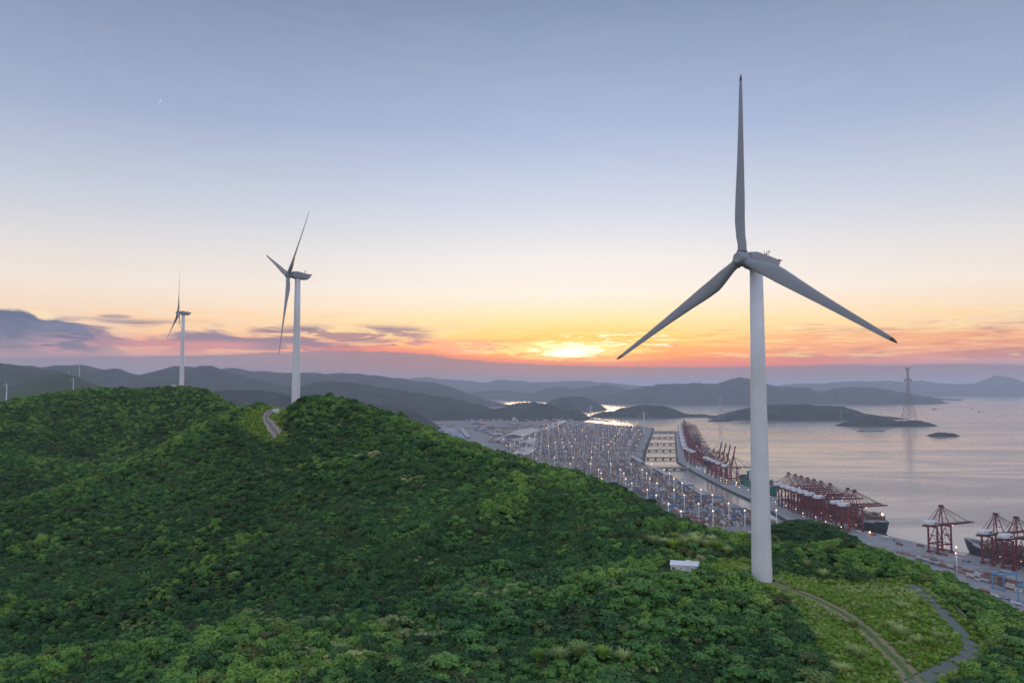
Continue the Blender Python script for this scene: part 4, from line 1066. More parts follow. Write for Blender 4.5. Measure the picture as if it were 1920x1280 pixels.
# ------------------------------------------------------------------ quay cranes
M_RED = mat('crane_red', (0.22, 0.032, 0.036), 0.55, var=.25, vscale=.1)
M_REDD = mat('crane_dark_red', (0.12, 0.024, 0.028), 0.6, var=.2, vscale=.1)
M_HOUSE = mat('house_white', (0.72, 0.72, 0.74), 0.5, var=.06, vscale=.2)
M_BLUEW = mat('dark_glass', (0.02, 0.035, 0.07), 0.25)
M_CABLE = mat('steel_cable', (0.10, 0.06, 0.06), 0.6)
M_LAMP = mat('lamp_glow', (0.9, 0.75, 0.5), 0.5, emit=(1.0, 0.58, 0.22), estr=3.6)
M_LAMPW = mat('lamp_glow_white', (0.9, 0.9, 0.8), 0.5, emit=(1.0, 0.82, 0.55), estr=3.0)
GA, HW = 15.0, 9.0                # half gauge, half leg spacing
MESH = {}
def lamp_mesh(r, m, name):
    k = (round(r, 2), m.name)
    if k not in MESH:
        bm = bmesh.new(); bmesh.ops.create_icosphere(bm, subdivisions=1, radius=r); me = bpy.data.meshes.new(name); bm.to_mesh(me); bm.free(); me.materials.append(m); MESH[k] = me
    return MESH[k]
def crane_meshes():
    L = MB(); L.bar((0, 0, 3.0), (0, 0, 45), 2.6, 2.1, 2.2, 1.9); MESH['leg'] = L.mesh('leg', M_RED)
    S = MB(); S.bar((0, -HW - 2, 3.6), (0, HW + 2, 3.6), 1.6, 2.0)
    for y in (-HW, HW):
        for d_ in (-3.2, -1.1, 1.1, 3.2): S.box(-.7, .7, y + d_ - .8, y + d_ + .8, 0.1, 1.5)
        S.bar((0, y - 4, 2.2), (0, y + 4, 2.2), 1.0, 1.2)
    MESH['sill'] = S.mesh('sill_beam', M_RED)
    P = MB(); P.bar((-GA, 0, 15), (GA, 0, 15), 1.8, 2.4); MESH['portal'] = P.mesh('portal_beam', M_RED)
    B = MB(); B.bar((-GA, 0, 16), (2, 0, 43.5), .9); B.bar((GA, 0, 16), (2, 0, 43.5), .9) ; MESH['brace'] = B.mesh('brace', M_RED)
    E = MB(); E.bar((0, -HW, 30), (0, HW, 30), .9, 1.1); E.bar((0, -HW, 43.6), (0, HW, 43.6), 1.4, 2.0); E.bar((0, -HW, 15), (0, HW, 15), .9, 1.2)
    E.bar((0, -HW, 16), (0, 0, 29.6), .5); E.bar((0, HW, 16), (0, 0, 29.6), .5); MESH['endframe'] = E.mesh('end_frame', M_RED)
    Gd = MB()
    for y in (-3.0, 3.0): Gd.bar((-33, y, 46), (18.5, y, 46), 1.8, 2.8)
    for x in (-33, -24, -8, 4, 18): Gd.bar((x, -3, 46), (x, 3, 46), .8, 1.4)
    Gd.bar((-33, 4.6, 46.6), (18, 4.6, 46.6), 1.4, .2); Gd.bar((-33, 4.9, 47.6), (18, 4.9, 47.6), .12)
    MESH['girder'] = Gd.mesh('girder', M_REDD)
    Bm = MB()
    for y in (-3.0, 3.0): Bm.bar((0, y, 0), (56, y, 0), 1.8, 2.8, 1.5, 1.8)
    for x in range(4, 57, 7): Bm.bar((x, -3, 0), (x, 3, 0), .7, 1.0)
    for x in range(4, 50, 7): Bm.bar((x, -3, .4), (x + 7, 3, .4), .4)
    MESH['boom'] = Bm.mesh('boom', M_REDD)
    A_ = MB(); top = 77.0
    for y in (-1, 1):
        A_.bar((15, 6.2 * y, 46.5), (5.5, 1.8 * y, top), 1.3, 1.2, .9, .9); A_.bar((-9, 6.2 * y, 46.5), (4.6, 1.8 * y, top - .5), .9, .9, .7, .7)
        A_.bar((2, 3.4 * y, 46.8), (4.8, 1.8 * y, top - 4), .7)
    A_.bar((12, -4.9, 56), (12, 4.9, 56), .8); A_.bar((8.4, -3.1, 67.5), (8.4, 3.1, 67.5), .7)
    MESH['apex'] = A_.mesh('apex_frame', M_RED)
    T_ = MB(); T_.box(2.2, 8.2, -3.4, 3.4, top - .6, top + .5); T_.box(3.0, 7.4, -2.6, 2.6, top + .5, top + 1.8); T_.bar((2, -3.6, top + 1.5), (8.4, -3.6, top + 1.5), .2); T_.bar((2, 3.6, top + 1.5), (8.4, 3.6, top + 1.5), .2); MESH['head'] = T_.mesh('sheave_platform', M_REDD)
    for nm, a, b_, w in (('stay0', (5, 2.4, top - .5), (66, 3, 47.4), .55), ('stay1', (5, 2.4, top - .5), (42, 3, 47.4), .5), ('stay2', (5, 2.4, top - .5), (-31, 3, 47.4), .5), ('stay3', (5, 2.4, top - 1), (-16, 3, 47.4), .4)):
        q = MB(); q.bar(a, b_, w); q.bar((a[0], -a[1], a[2]), (b_[0], -b_[1], b_[2]), w); MESH[nm] = q.mesh('stay_cable', M_CABLE)
    q = MB(); q.bar((5, 2.4, top - .5), (20.4, 3, 97), .5); q.bar((5, -2.4, top - .5), (20.4, -3, 97), .5); MESH['stayr'] = q.mesh('stay_cable', M_CABLE)
    Hs = MB(); pr = [(-29.5, 48.2), (-29.5, 52.2), (-27.0, 54.6), (-12.5, 54.6), (-10.0, 53.2), (-9.0, 50.2), (-9.0, 48.2)]
    Hs.loft([[(x, y * s, 48.2 + (z - 48.2) * k) for x, z in pr] for y, s, k in ((-5.6, 1, .82), (-4.6, 1, 1), (4.6, 1, 1), (5.6, 1, .82))]); MESH['house'] = Hs.mesh('machinery_house', M_HOUSE)
    Wd = MB(); Wd.box(-16.5, -11, -5.75, -5.5, 49.4, 51.6); Wd.box(-9.1, -8.9, -3.2, 3.2, 49.6, 51.8); MESH['win'] = Wd.mesh('window_band', M_BLUEW)
    Cb = MB(); Cb.loft([[(x + d_, y, z) for x, y in ((-1.4, -1.3), (1.4, -1.3), (1.4, 1.3), (-1.4, 1.3))] for z, d_ in ((41.2, .3), (43.8, 0))]); Cb.box(-2, 2, -3, 3, 44.3, 44.9); Cb.bar((0, 0, 43.8), (0, 0, 44.4), .8); MESH['cab'] = Cb.mesh('operator_cab', M_HOUSE)
    Ld = MB()
    for i in range(9):
        z = 4 + i * 4.5; Ld.bar((-GA - 1.6, -HW - 1 + (i % 2) * 3, z), (-GA - 1.6, -HW + 2 - (i % 2) * 3, z + 4.5), .7, .25); Ld.box(-GA - 2.3, -GA - .9, -HW - 1.6, -HW + 2.6, z - .1, z)
    MESH['stair'] = Ld.mesh('stairway', M_REDD)
    Sp = MB(); Sp.box(-1.2, 1.2, -6, 6, -.4, .4)
    for y in (-5.5, 5.5): Sp.box(-1.25, 1.25, y - .2, y + .2, -.7, .5)
    for y in (-2.5, 2.5): Sp.bar((0, y, .4), (0, y * .8, 16), .15)
    MESH['spread'] = Sp.mesh('spreader', M_REDD)
crane_meshes()
CR = {}
def crane(Y, label, kind='down', group='ship to shore cranes', trolley=24.0, off=0.0, extra=0.0):
    q = qpt(Y, off); d = qdir(Y); rz = math.atan2(d.x, -d.y) + extra       # local +X looks to sea
    if kind in CR:
        return dup(CR[kind], (q.x, q.y, 5.0), rz, label, None, group)
    r = empty('quay_crane', (q.x, q.y, 5.0), rz, label, 'quay crane', group); CR[kind] = r
    for x in (-GA, GA):
        for y in (-HW, HW): link('leg', MESH['leg'], r, (x, y, 0))
        link('sill_beam', MESH['sill'], r, (x, 0, 0)); link('end_frame', MESH['endframe'], r, (x, 0, 0))
    for y in (-HW, HW): link('portal_beam', MESH['portal'], r, (0, y, 0)); link('brace', MESH['brace'], r, (0, y, 0))
    link('girder', MESH['girder'], r); b = link('boom', MESH['boom'], r, (18.9, 0, 46))
    if kind == 'up':
        b.rotation_euler = (0, R(-79), 0); link('stay_cable', MESH['stayr'], r)
    else:
        b.rotation_euler = (0, R(-0.6), 0); link('stay_cable', MESH['stay0'], r); link('stay_cable', MESH['stay1'], r)
    link('stay_cable', MESH['stay2'], r); link('stay_cable', MESH['stay3'], r)
    link('apex_frame', MESH['apex'], r); link('sheave_platform', MESH['head'], r)
    h = link('machinery_house', MESH['house'], r); link('window_band', MESH['win'], h)
    link('operator_cab', MESH['cab'], r, (trolley if kind != 'up' else 0, 0, 0)); link('stairway', MESH['stair'], r)
    if kind != 'up': link('spreader', MESH['spread'], r, (trolley - 6, 0, 27))
    for x, y, z in ((-15, -9, 13.5), (0, -9, 13.6), (15, 9, 13.6), (30, 0, 43.5)) if kind != 'up' else ((-15, -9, 13.5), (15, -9, 13.6)):
        link('floodlight', lamp_mesh(.8, M_LAMP, 'floodlight'), r, (x, y, z))
    return r
ys = list(np.linspace(4640, 2690, 26))
for i, Y in enumerate(ys):
    crane(Y + (12 if i % 3 == 1 else -10 if i % 3 == 2 else 0), 'dark red crane in the farthest quay row, %s from the far end' % ORD[i], 'down' if i not in (9,) else 'down', 'cranes of the farthest quay row')
for i, Y in enumerate((2470, 2415, 2360, 2300)):
    crane(Y, 'dark red crane with boom raised upright, %s from the left' % ORD[i], 'up', 'cranes with raised booms')
crane(2225, 'dark red quay crane with lowered boom beside the four raised booms', 'down', 'cranes with raised booms', 10)
def Yat(px_):
    lo, hi = 900.0, 2600.0
    for _ in range(40):
        m_ = (lo + hi) / 2; q = qpt(m_, 5); a_, b_ = to_px(np.array([q.x]), np.array([q.y]), np.array([82.0]))
        lo, hi = (m_, hi) if a_[0] > px_ else (lo, m_)
    return lo
for i, Y in enumerate([Yat(v) for v in (1478, 1491, 1502, 1514, 1526, 1539, 1556, 1589, 1602)]):
    crane(Y, 'dark red crane in the cluster right of the white tower, %s from its far end' % ORD[i], 'down', 'cranes of the middle quay cluster')
crane(1312, 'lone dark red quay crane standing by itself on the open quay', 'down', 'cranes of the right quay', 24.0, -9)
for i, Y in enumerate((1226, 1194, 1140, 1104)):
    crane(Y, 'dark red crane working the ship at the right edge, %s from its bow' % ORD[i], 'down', 'cranes of the right quay')

# ------------------------------------------------------------------ containers
PAL = np.array([(0.30, 0.075, 0.05), (0.20, 0.05, 0.045), (0.36, 0.17, 0.06), (0.06, 0.10, 0.21), (0.09, 0.17, 0.27), (0.36, 0.36, 0.36), (0.45, 0.41, 0.35), (0.07, 0.16, 0.11), (0.40, 0.26, 0.08), (0.16, 0.08, 0.06), (0.24, 0.12, 0.10)])
PAL[5:7] = (.62, .62, .62), (.66, .58, .46)
PAL = PAL * 0.80 + PAL.mean(1, keepdims=True) * 0.14 + 0.035
PALN = ['brick red', 'dark red', 'orange brown', 'navy blue', 'mid blue', 'light grey', 'cream', 'dark green', 'ochre yellow', 'dark brown', 'rusty brown']
PW = np.array([2.6, 2.2, 1.6, 1.3, 1.3, 1.6, 2.6, .7, 1.5, 1.5, 1.6]); PW /= PW.sum()
M_CONT = attr_mat('container_steel', .6)
CL_, CW_, CH_ = 12.19, 2.44, 2.6
UB = np.array([(-.5, -.5, 0), (.5, -.5, 0), (.5, .5, 0), (-.5, .5, 0), (-.5, -.5, 1), (.5, -.5, 1), (.5, .5, 1), (-.5, .5, 1)])
UF = np.array([(4, 5, 6, 7), (0, 1, 5, 4), (1, 2, 6, 5), (2, 3, 7, 6), (3, 0, 4, 7)])
def boxes_mesh(name, P, ang, dims, tint, m):
    """many plain boxes: P (n,3) foot centre, ang (n,), dims (n,3)"""
    n = len(P); v = UB[None] * dims[:, None, :]; ca, sa = np.cos(ang)[:, None], np.sin(ang)[:, None]
    x = v[..., 0] * ca - v[..., 1] * sa; y = v[..., 0] * sa + v[..., 1] * ca
    V = np.stack([x, y, v[..., 2]], -1) + P[:, None, :]
    F = (np.arange(n)[:, None, None] * 8 + UF[None]).reshape(-1, 4)
    return np_mesh(name, V.reshape(-1, 3), F, m, False, np.repeat(tint, 5, axis=0), 'CORNER')

g = np.random.default_rng(77)
CB = []                            # x, y, z, angle, colour index, tint jitter
MASTS = []; RTGS = []
def block(Yc, off, nb, rows, hmin, hmax, empty_p=.06):
    d = qdir(Yc); ang = math.atan2(d.y, d.x); c0 = qpt(Yc, -off); s = Vector((-d.y, d.x))
    hh = g.uniform(hmin, hmax)
    for i in range(nb):
        bh = np.clip(hh + g.uniform(-1.2, 1.2), 1, 5); base = g.choice(11, p=PW)
        for j in range(rows):
            if g.uniform() < empty_p: continue
            k = int(np.clip(round(bh + g.uniform(-1.3, 1.0)), 1, 5))
            q = c0 + d * ((i - (nb - 1) / 2) * (CL_ + .5)) + s * ((j - (rows - 1) / 2) * (CW_ + .45))
            for z in range(k):
                CB.append((q.x, q.y, 4.62 + z * CH_, ang, base if g.uniform() < .35 else g.choice(11, p=PW), g.uniform(.75, 1.25)))
yard_Y = [y for y in np.arange(1240, 5250, 205)]
for Yc in yard_Y:
    lo = np.interp(Yc, [1200, 1600, 1800, 2140, 2540, 2840, 5240], [150, 112, 135, 158, 180, 205, 235])
    hi = np.interp(Yc, [1200, 1800, 2600, 3000, 5240], [420, 520, 600, 690, 930])
    for off in np.arange(lo + 16, hi, 31.0):
        d = qpt(Yc, -off)
        # only what can be seen over the ridge: left of it the slope hides the yard
        px_, py_ = to_px(np.array([d.x]), np.array([d.y]), np.array([15.0])); px_, py_ = float(px_[0]), float(py_[0])
        sky = np.interp(px_, [820, 905, 960, 1040, 1110, 1180, 1260, 1310, 1400, 1500], [808, 830, 846, 868, 890, 925, 965, 990, 997, 975])
        if py_ > sky + 25 or px_ < 850 or px_ > 1500: continue
        far = Yc > 3300
        block(Yc, off, 13, 6, 2.0, 4.2, .05)
        MASTS.append((Yc, off, px_, py_)); RTGS.append((Yc, off, px_, py_))
nyard = len(CB)
# beyond the hump at the right: stacks behind the quay apron
def blockxy(px, py, nb, rows, h, ang_off=0.0):
    q = G(px, py, 5.0); Yc = q.y; off = 0
    d = qdir(Yc); ang = math.atan2(d.y, d.x); s = Vector((-d.y, d.x))
    for i in range(nb):
        for j in range(rows):
            k = int(np.clip(round(h + g.uniform(-1.4, 1.0)), 1, 5))
            p = Vector((q.x, q.y)) + d * ((i - (nb - 1) / 2) * (CL_ + .5)) + s * ((j - (rows - 1) / 2) * (CW_ + .4)); base = g.choice(11, p=PW)
            for z in range(k): CB.append((p.x, p.y, 5.02 + z * CH_, ang, base if g.uniform() < .5 else g.choice(11, p=PW), g.uniform(.75, 1.25)))
for px_, py_, nb, rows, h in ((1745, 1052, 3, 4, 1.8), (1795, 1068, 5, 3, 2.0), (1850, 1088, 4, 6, 3.6), (1885, 1098, 5, 5, 3.0), (1925, 1110, 4, 5, 3.4), (1830, 1078, 3, 3, 2.4), (1772, 1062, 4, 2, 1.6), (1815, 1076, 3, 4, 2.2), (1870, 1094, 3, 5, 3.2), (1905, 1100, 3, 5, 2.6), (1700, 1040, 3, 2, 1.4)):
    blockxy(px_, py_, nb, rows, h)
CB = np.array(CB)
qpx, qpy = to_px(CB[:, 0], CB[:, 1], CB[:, 2] + 1)
dist = np.hypot(CB[:, 0], CB[:, 1])
# visible ones: on top of their stack and not behind the hill
sky = np.interp(qpx, [820, 905, 960, 1040, 1110, 1180, 1260, 1310, 1400, 1460, 1560, 1640, 1700, 1760, 1850, 1920], [808, 830, 846, 868, 890, 925, 965, 990, 997, 985, 1000, 1015, 1058, 1082, 1112, 1150])
vis = (qpy < sky - 1) & (qpx < 1935) & ((qpx < 1400) | (qpx > 1600))
sc_ = np.where(vis, 1e5 / dist + CB[:, 2] * 2.0, 0)
solo = np.zeros(len(CB), bool); solo[np.argsort(-sc_)[:290]] = True
ribs = {}
def cont_mesh(ci):
    if ci not in ribs:
        mb = MB(); mb.box(-CL_ / 2, CL_ / 2, -CW_ / 2, CW_ / 2, 0, CH_)
        for i in range(10):
            x = -CL_ / 2 + (i + .5) * CL_ / 10
            for y in (-1, 1): mb.add([(x - .25, y * (CW_ / 2 + .002), .2), (x + .25, y * (CW_ / 2 + .002), .2), (x + .12, y * (CW_ / 2 + .06), .25), (x - .12, y * (CW_ / 2 + .06), .25), (x - .25, y * (CW_ / 2 + .002), CH_ - .2), (x + .25, y * (CW_ / 2 + .002), CH_ - .2), (x + .12, y * (CW_ / 2 + .06), CH_ - .25), (x - .12, y * (CW_ / 2 + .06), CH_ - .25)], [(0, 3, 7, 4), (3, 2, 6, 7), (2, 1, 5, 6)])
        ribs[ci] = mb.mesh('shipping_container', mat('container_%s' % PALN[ci].replace(' ', '_'), tuple(PAL[ci]), .6, var=.25, vscale=.5))
    return ribs[ci]
for i in np.nonzero(solo)[0]:
    x, y, z, a, ci, tj = CB[i]; ci = int(ci)
    o = link('shipping_container', cont_mesh(ci), None, (x, y, z), a)
    right = qpx[i] > 1600
    tag(o, '%s shipping container %s' % (PALN[ci], 'in the stacks by the light blue gantry' if right else 'in the near yard stacks left of the tower'), 'container', 'containers stacked near the blue gantry' if right else 'containers in the near yard stacks')
rest = CB[~solo]
tint = PAL[rest[:, 4].astype(int)] * rest[:, 5:6]
o = link('container_stacks', boxes_mesh('container_stacks', rest[:, :3], rest[:, 3], np.tile([CL_, CW_, CH_ - .04], (len(rest), 1)), tint, M_CONT)); tag(o, kind='stuff')
print('containers', len(CB))

# ------------------------------------------------------------------ yard lighting masts
M_POLE = mat('mast_paint', (0.78, 0.78, 0.80), .5, var=.08, vscale=.3)
PM = MB(); PM.tube((0, 0, 0), (0, 0, 41), 1.0, .62, 8); PM = PM.mesh('pole', M_POLE, True)
PL = MB(); PL.tube((0, 0, 35.3), (0, 0, 35.7), 2.0, 2.0, 10); PL.tube((0, 0, 39.0), (0, 0, 39.5), 2.4, 2.4, 10)
for i in range(6):
    a = PI / 3 * i; PL.box(2.2 * math.cos(a) - .35, 2.2 * math.cos(a) + .35, 2.2 * math.sin(a) - .35, 2.2 * math.sin(a) + .35, 38.2, 39.0)
PL = PL.mesh('lamp_ring', M_POLE)
PB = MB().box(-1.2, 1.2, -1.2, 1.2, 0, .8).mesh('base', M_CONC)
proto = None
def mast(x, y, lit, label, group, z=4.6):
    r = empty('light_mast', (x, y, z), 0, label, 'light mast', group)
    link('base', PB, r); link('pole', PM, r); link('lamp_ring', PL, r)
    if lit: link('lamp', lamp_mesh(1.25, M_LAMP, 'lamp'), r, (0, 0, 40.7))
    return r
gm = np.random.default_rng(99); cnt = 0
for Yc, off, px_, py_ in MASTS:
    d = qdir(Yc)
    for k in ((0.0,) if Yc > 2400 else (-45, 45)):
        q = qpt(Yc, -(off + 13.5)) + d * (k + 95)
        near_ = Yc < 2500
        lit = gm.uniform() < (.95 if near_ else .34)
        if Yc > 3600 and gm.uniform() < .35: continue
        if Yc < 2700 and int(round(off / 31)) % 2: continue
        cnt += 1
        mast(q.x, q.y, lit, ('tall white light mast with glowing orange lamps among the near container stacks' if lit else 'tall white light mast with unlit lamps among the near container stacks') if near_ else
             ('slender white light mast with a lit lamp in the far container yard' if lit else 'slender pale light mast with unlit lamps in the far container yard'), 'light masts of the near yard' if near_ else 'light masts of the far yard')
q = G(1794.5, 1077.5, 5); mast(q.x, q.y, True, 'single light mast with bright orange lamp behind the right quay', 'light masts of the right quay', 5.0)
q = G(1290, 892, 5); mast(q.x, q.y, False, 'thin pale light mast on the bank of the narrow channel', 'light masts of the right quay', 5.0)
print('masts', cnt)

# ------------------------------------------------------------------ yard gantry cranes
M_BLUE = mat('gantry_blue', (0.10, 0.30, 0.50), .5, var=.12, vscale=.2)
M_BLUED = mat('gantry_dark_blue', (0.07, 0.13, 0.24), .55, var=.15, vscale=.2)
def gantry(x, y, rz, label, group, m, span=25.0, H=21.0, w=8.0, cant=0.0, key='rtg', z=4.6):
    if key in CR: return dup(CR[key], (x, y, z), rz, label, None, group)
    r = empty('yard_gantry_crane', (x, y, z), rz, label, 'gantry crane', group); CR[key] = r
    lg = MB().bar((0, 0, 1.2), (0, 0, H - 1.4), 1.2, 1.0).mesh('leg', m); gd = MB().bar((-span / 2 - cant, 0, H), (span / 2 + cant, 0, H), 1.5, 2.0).mesh('girder', m)
    sb = MB(); sb.bar((0, -w / 2 - 2, 1.6), (0, w / 2 + 2, 1.6), 1.1, 1.2)
    for yy in (-w / 2 - 1, -w / 2 + 1, w / 2 - 1, w / 2 + 1): sb.tube((-.4, yy, .75), (.4, yy, .75), .75, .75, 10)
    sb = sb.mesh('sill_beam', m)
    for sx in (-1, 1):
        for sy in (-1, 1): link('leg', lg, r, (sx * span / 2, sy * w / 2, 0))
        link('sill_beam', sb, r, (sx * span / 2, 0, 0))
    for sy in (-1, 1): link('girder', gd, r, (0, sy * w / 2, 0))
    ec = MB()
    for sx in (-1, 1): ec.bar((sx * (span / 2 + cant), -w / 2, H), (sx * (span / 2 + cant), w / 2, H), 1.0, 1.4)
    ec.build('end_tie', m, r)
    rl = MB()
    for sy in (-1, 1): rl.bar((-span / 2 - cant, sy * (w / 2 + 1), H + 2.1), (span / 2 + cant, sy * (w / 2 + 1), H + 2.1), .2); [rl.bar((xx, sy * (w / 2 + 1), H + .8), (xx, sy * (w / 2 + 1), H + 2.1), .14) for xx in np.linspace(-span / 2 - cant, span / 2 + cant, 9)]
    rl.build('handrail', m, r)
    tr = MB(); tr.box(-2.5, 2.5, -w / 2 - .5, w / 2 + .5, H + 1.05, H + 2.6); tr.box(-1.6, .2, -1.4, 1.4, H - 3.4, H - 1.0); tro = tr.build('trolley', M_GREY, r); tro.location = (span * .15, 0, 0)
    return r
for i, (Yc, off, px_, py_) in enumerate(RTGS):
    if gm.uniform() > .42: continue
    d = qdir(Yc); q = qpt(Yc, -(off + 1)) + d * gm.uniform(-70, 70)
    near_ = Yc < 2300
    gantry(q.x, q.y, math.atan2(d.x, -d.y), 'blue rubber tyred gantry crane straddling the near container stacks' if near_ else 'blue gantry crane straddling stacks in the far container yard', 'gantry cranes of the near yard' if near_ else 'gantry cranes of the far yard', M_BLUED if not near_ else mat('gantry_mid_blue', (0.06, 0.17, 0.32), .5, var=.12, vscale=.2), key='rtgn' if near_ else 'rtgf')
q = G(1884, 1103, 5); d = qdir(q.y)
gantry(q.x, q.y, math.atan2(d.x, -d.y) + R(4), 'light blue rail gantry crane standing over stacks behind the right quay', 'light blue gantries', M_BLUE, 30, 21, 15, 2.0, 'rail', 5.0)
q = G(1934, 1128, 5); gantry(q.x, q.y, math.atan2(d.x, -d.y) + R(4), 'second light blue gantry cut off by the photo edge', 'light blue gantries', M_BLUE, 30, 21, 15, 2.0, 'rail', 5.0)

# ------------------------------------------------------------------ bridges over the channel
for i, Y in enumerate((5080, 4668, 4215, 3765, 3379, 3007, 2640)):
    Yq = min(Y, 4770)
    a = qpt(Yq, BACK + 2) if Y < 4800 else Vector((qpt(4770, BACK).x, Y - 210))
    if Y > 4800: a = qpt(4770, BACK + 4); Y = 4760 + 60
    xl = np.interp(Y, [2141, 2540, 2840, 3380, 4300, 5240], [502, 482, 470, 571, 760, 947]) - 4
    b_ = Vector((float(xl), a.y))
    r = empty('access_bridge', (a.x, a.y, 0), 0, 'low concrete bridge across the port channel, %s from the far end' % ORD[i], 'bridge', 'bridges over the port channel')
    L = (b_ - a); dv = L.normalized(); 
    MB().bar((0, 0, 5.9), (L.x, L.y, 5.3), 36, 1.8).build('deck', mat('bridge_concrete', (.13, .13, .13), .9, var=.2, vscale=.1), r)
    n = 5
    for k in range(1, n):
        p = L * (k / n); MB().box(p.x - 1.6, p.x + 1.6, p.y - 14, p.y + 14, -3, 5.0).build('pier', M_CONC, r)
    for s in (-1, 1): MB().bar((0, s * 17.6, 7.1), (L.x, L.y + s * 17.6, 6.5), .4, 1.0).build('parapet', M_CONC, r)

# ------------------------------------------------------------------ ships
def ship(Y0, length, label, hullc, bootc, off=26 + 24, beam=42.0, depth=20.0, stack=True, flip=False, hmax=6, seed=0, pal=None, bridge_at=0.62):
    """bow towards the camera at Y0 along the quay (flip: bow away)"""
    q = qpt(Y0, off); d = qdir(Y0 + length * .4); d = -d if flip else d
    rz = math.atan2(d.y, d.x)
    r = empty('container_ship', (q.x, q.y, 0), rz, label, 'ship', 'container ships at the quays')
    st = [(-length, .80, .50), (-length + 10, .92, .72), (-length + 40, 1, .95), (-length * .5, 1, 1), (-70, 1, 1), (-45, .97, .86), (-25, .80, .55), (-10, .50, .22), (-2, .25, .05), (3.5, .06, .012)]
    def ring(x, tw, bw, z0, z1, zz):
        out = []
        for z, w, s in zz: out.append((x + s, w * beam / 2, z))
        return out
    up = MB(); rings = []
    for x, tw, bw in st:
        fl = max(0, min(1, (x + 60) / 60.0)); sh = depth + 5.0 * fl ** 2; rk = 7.5 * max(0, (x + 25) / 28.0)
        pts = [(x - rk * .2, -bw * beam / 2, 3.2), (x + rk * .35, -(bw * .55 + tw * .45) * beam / 2, 11), (x + rk, -tw * beam / 2, sh), (x + rk, tw * beam / 2, sh), (x + rk * .35, (bw * .55 + tw * .45) * beam / 2, 11), (x - rk * .2, bw * beam / 2, 3.2)]
        rings.append(pts)
    up.loft(rings); up.build('hull', mat('hull_' + hullc[0], hullc[1], .5, var=.12, vscale=.06), r)
    bt = MB(); bt.loft([[(x - .3, -bw * beam / 2 - .0, -3), (x - .1, -bw * beam / 2 - .03, 3.25), (x - .1, bw * beam / 2 + .03, 3.25), (x - .3, bw * beam / 2, -3)] for x, tw, bw in st])
    bt.loft([[(x, w * math.cos(a), -1.0 + w * 1.0 * math.sin(a)) for a in np.linspace(0, 2 * PI, 9)[:-1]] for x, w in ((-8, 3.2), (0, 3.0), (5, 2.2), (7.5, .8))])
    bt.build('boot_top', mat('boot_' + bootc[0], bootc[1], .6, var=.2, vscale=.1), r)
    bw_ = MB()
    for s in (-1, 1): bw_.loft([[(x, s * y, z - 3.2), (x, s * (y + .12), z + 1.8), (x - .3, s * (y - .5), z + 1.8), (x - .3, s * (y - .5), z)] for x, y, z in ((-42, beam / 2 * .965, depth + .35), (-20, beam / 2 * .74, depth + 2.5), (-2, beam / 2 * .30, depth + 4.6), (8, beam / 2 * .07, depth + 5.3))], caps=False)
    bw_.build('bulwark', mat('ship_white', (.62, .63, .65), .5), r)
    sx = -length * bridge_at; MW = mat('ship_white', (.62, .63, .65), .5)
    su = MB(); su.box(sx - 7, sx + 7, -beam * .36, beam * .36, depth, depth + 26); su.box(sx - 5, sx + 6, -beam * .5, beam * .5, depth + 26.02, depth + 29); su.box(sx - 4, sx + 4, -6, 6, depth + 29.02, depth + 32); s_ = su.build('bridge_house', MW, r)
    wi = MB(); [wi.box(sx + 6.98, sx + 7.06, -beam * .33, beam * .33, depth + 3 + k * 3.6, depth + 4.2 + k * 3.6) for k in range(6)]; wi.box(sx + 5.98, sx + 6.06, -beam * .48, beam * .48, depth + 27.1, depth + 28.4); wi.build('window_band', M_BLUEW, s_)
    ms = MB(); ms.tube((sx, 0, depth + 32), (sx, 0, depth + 42), .4, .2, 6); ms.bar((sx, -3, depth + 37), (sx, 3, depth + 37), .3); ms.build('mast', MW, r)
    fm = MB(); fm.tube((-9, 0, depth + 3.5), (-9, 0, depth + 15), .35, .2, 6); fm.build('foremast', MW, r)
    fu = MB(); fu.box(-length + 42, -length + 52, -5, 5, depth, depth + 22); fu.tube((-length + 47, 2, depth + 22), (-length + 47, 2, depth + 25), 1, .9, 8); fu.build('funnel', mat('hull_' + hullc[0], hullc[1]), r)
    hc = MB()
    x = -34
    while x > -length + 14:
        if abs(x - 6 - sx) > 14 and abs(x - 6 + length - 47) > 12: hc.box(x - 13, x - .4, -beam * .46, beam * .46, depth + .01, depth + 1.6); hc.box(x - .4, x + .5, -beam * .46, beam * .46, depth + .01, depth + 9)
        x -= 14.2
    hc.build('hatch_cover', mat('hatch_brown', (.11, .06, .05), .7), r)
    if stack:
        gg = np.random.default_rng(seed); P = []; A_ = []; Cc = []
        ca, sa = math.cos(rz), math.sin(rz); x = -34
        while x > -length + 14:
            if abs(x - 6 - sx) > 14 and abs(x - 6 + length - 47) > 12:
                h0 = gg.integers(2, hmax + 1); nrow = int(beam * .92 / 2.55)
                for j in range(nrow):
                    for z in range(max(0, h0 - gg.integers(0, 3))):
                        lx, ly = x - 6.7, (j - (nrow - 1) / 2) * 2.53
                        P.append((q.x + lx * ca - ly * sa, q.y + lx * sa + ly * ca, depth + 1.62 + z * CH_)); A_.append(rz); Cc.append(PAL[gg.choice(11, p=PW)] * gg.uniform(.6, 1.1) if pal is None else np.array(pal[gg.integers(len(pal))]) * gg.uniform(.7, 1.2))
            x -= 14.2
        o = link('deck_containers', boxes_mesh('deck_containers', np.array(P), np.array(A_), np.tile([CL_, 2.44, CH_ - .05], (len(P), 1)), np.array(Cc), M_CONT)); tag(o, kind='stuff')
    return r
s2 = ship(1478, 330, 'dark green container ship with white bow rail moored under the middle crane cluster', ('dark_green', (0.035, 0.065, 0.065)), ('maroon', (0.10, 0.025, 0.025)), seed=3, hmax=5)
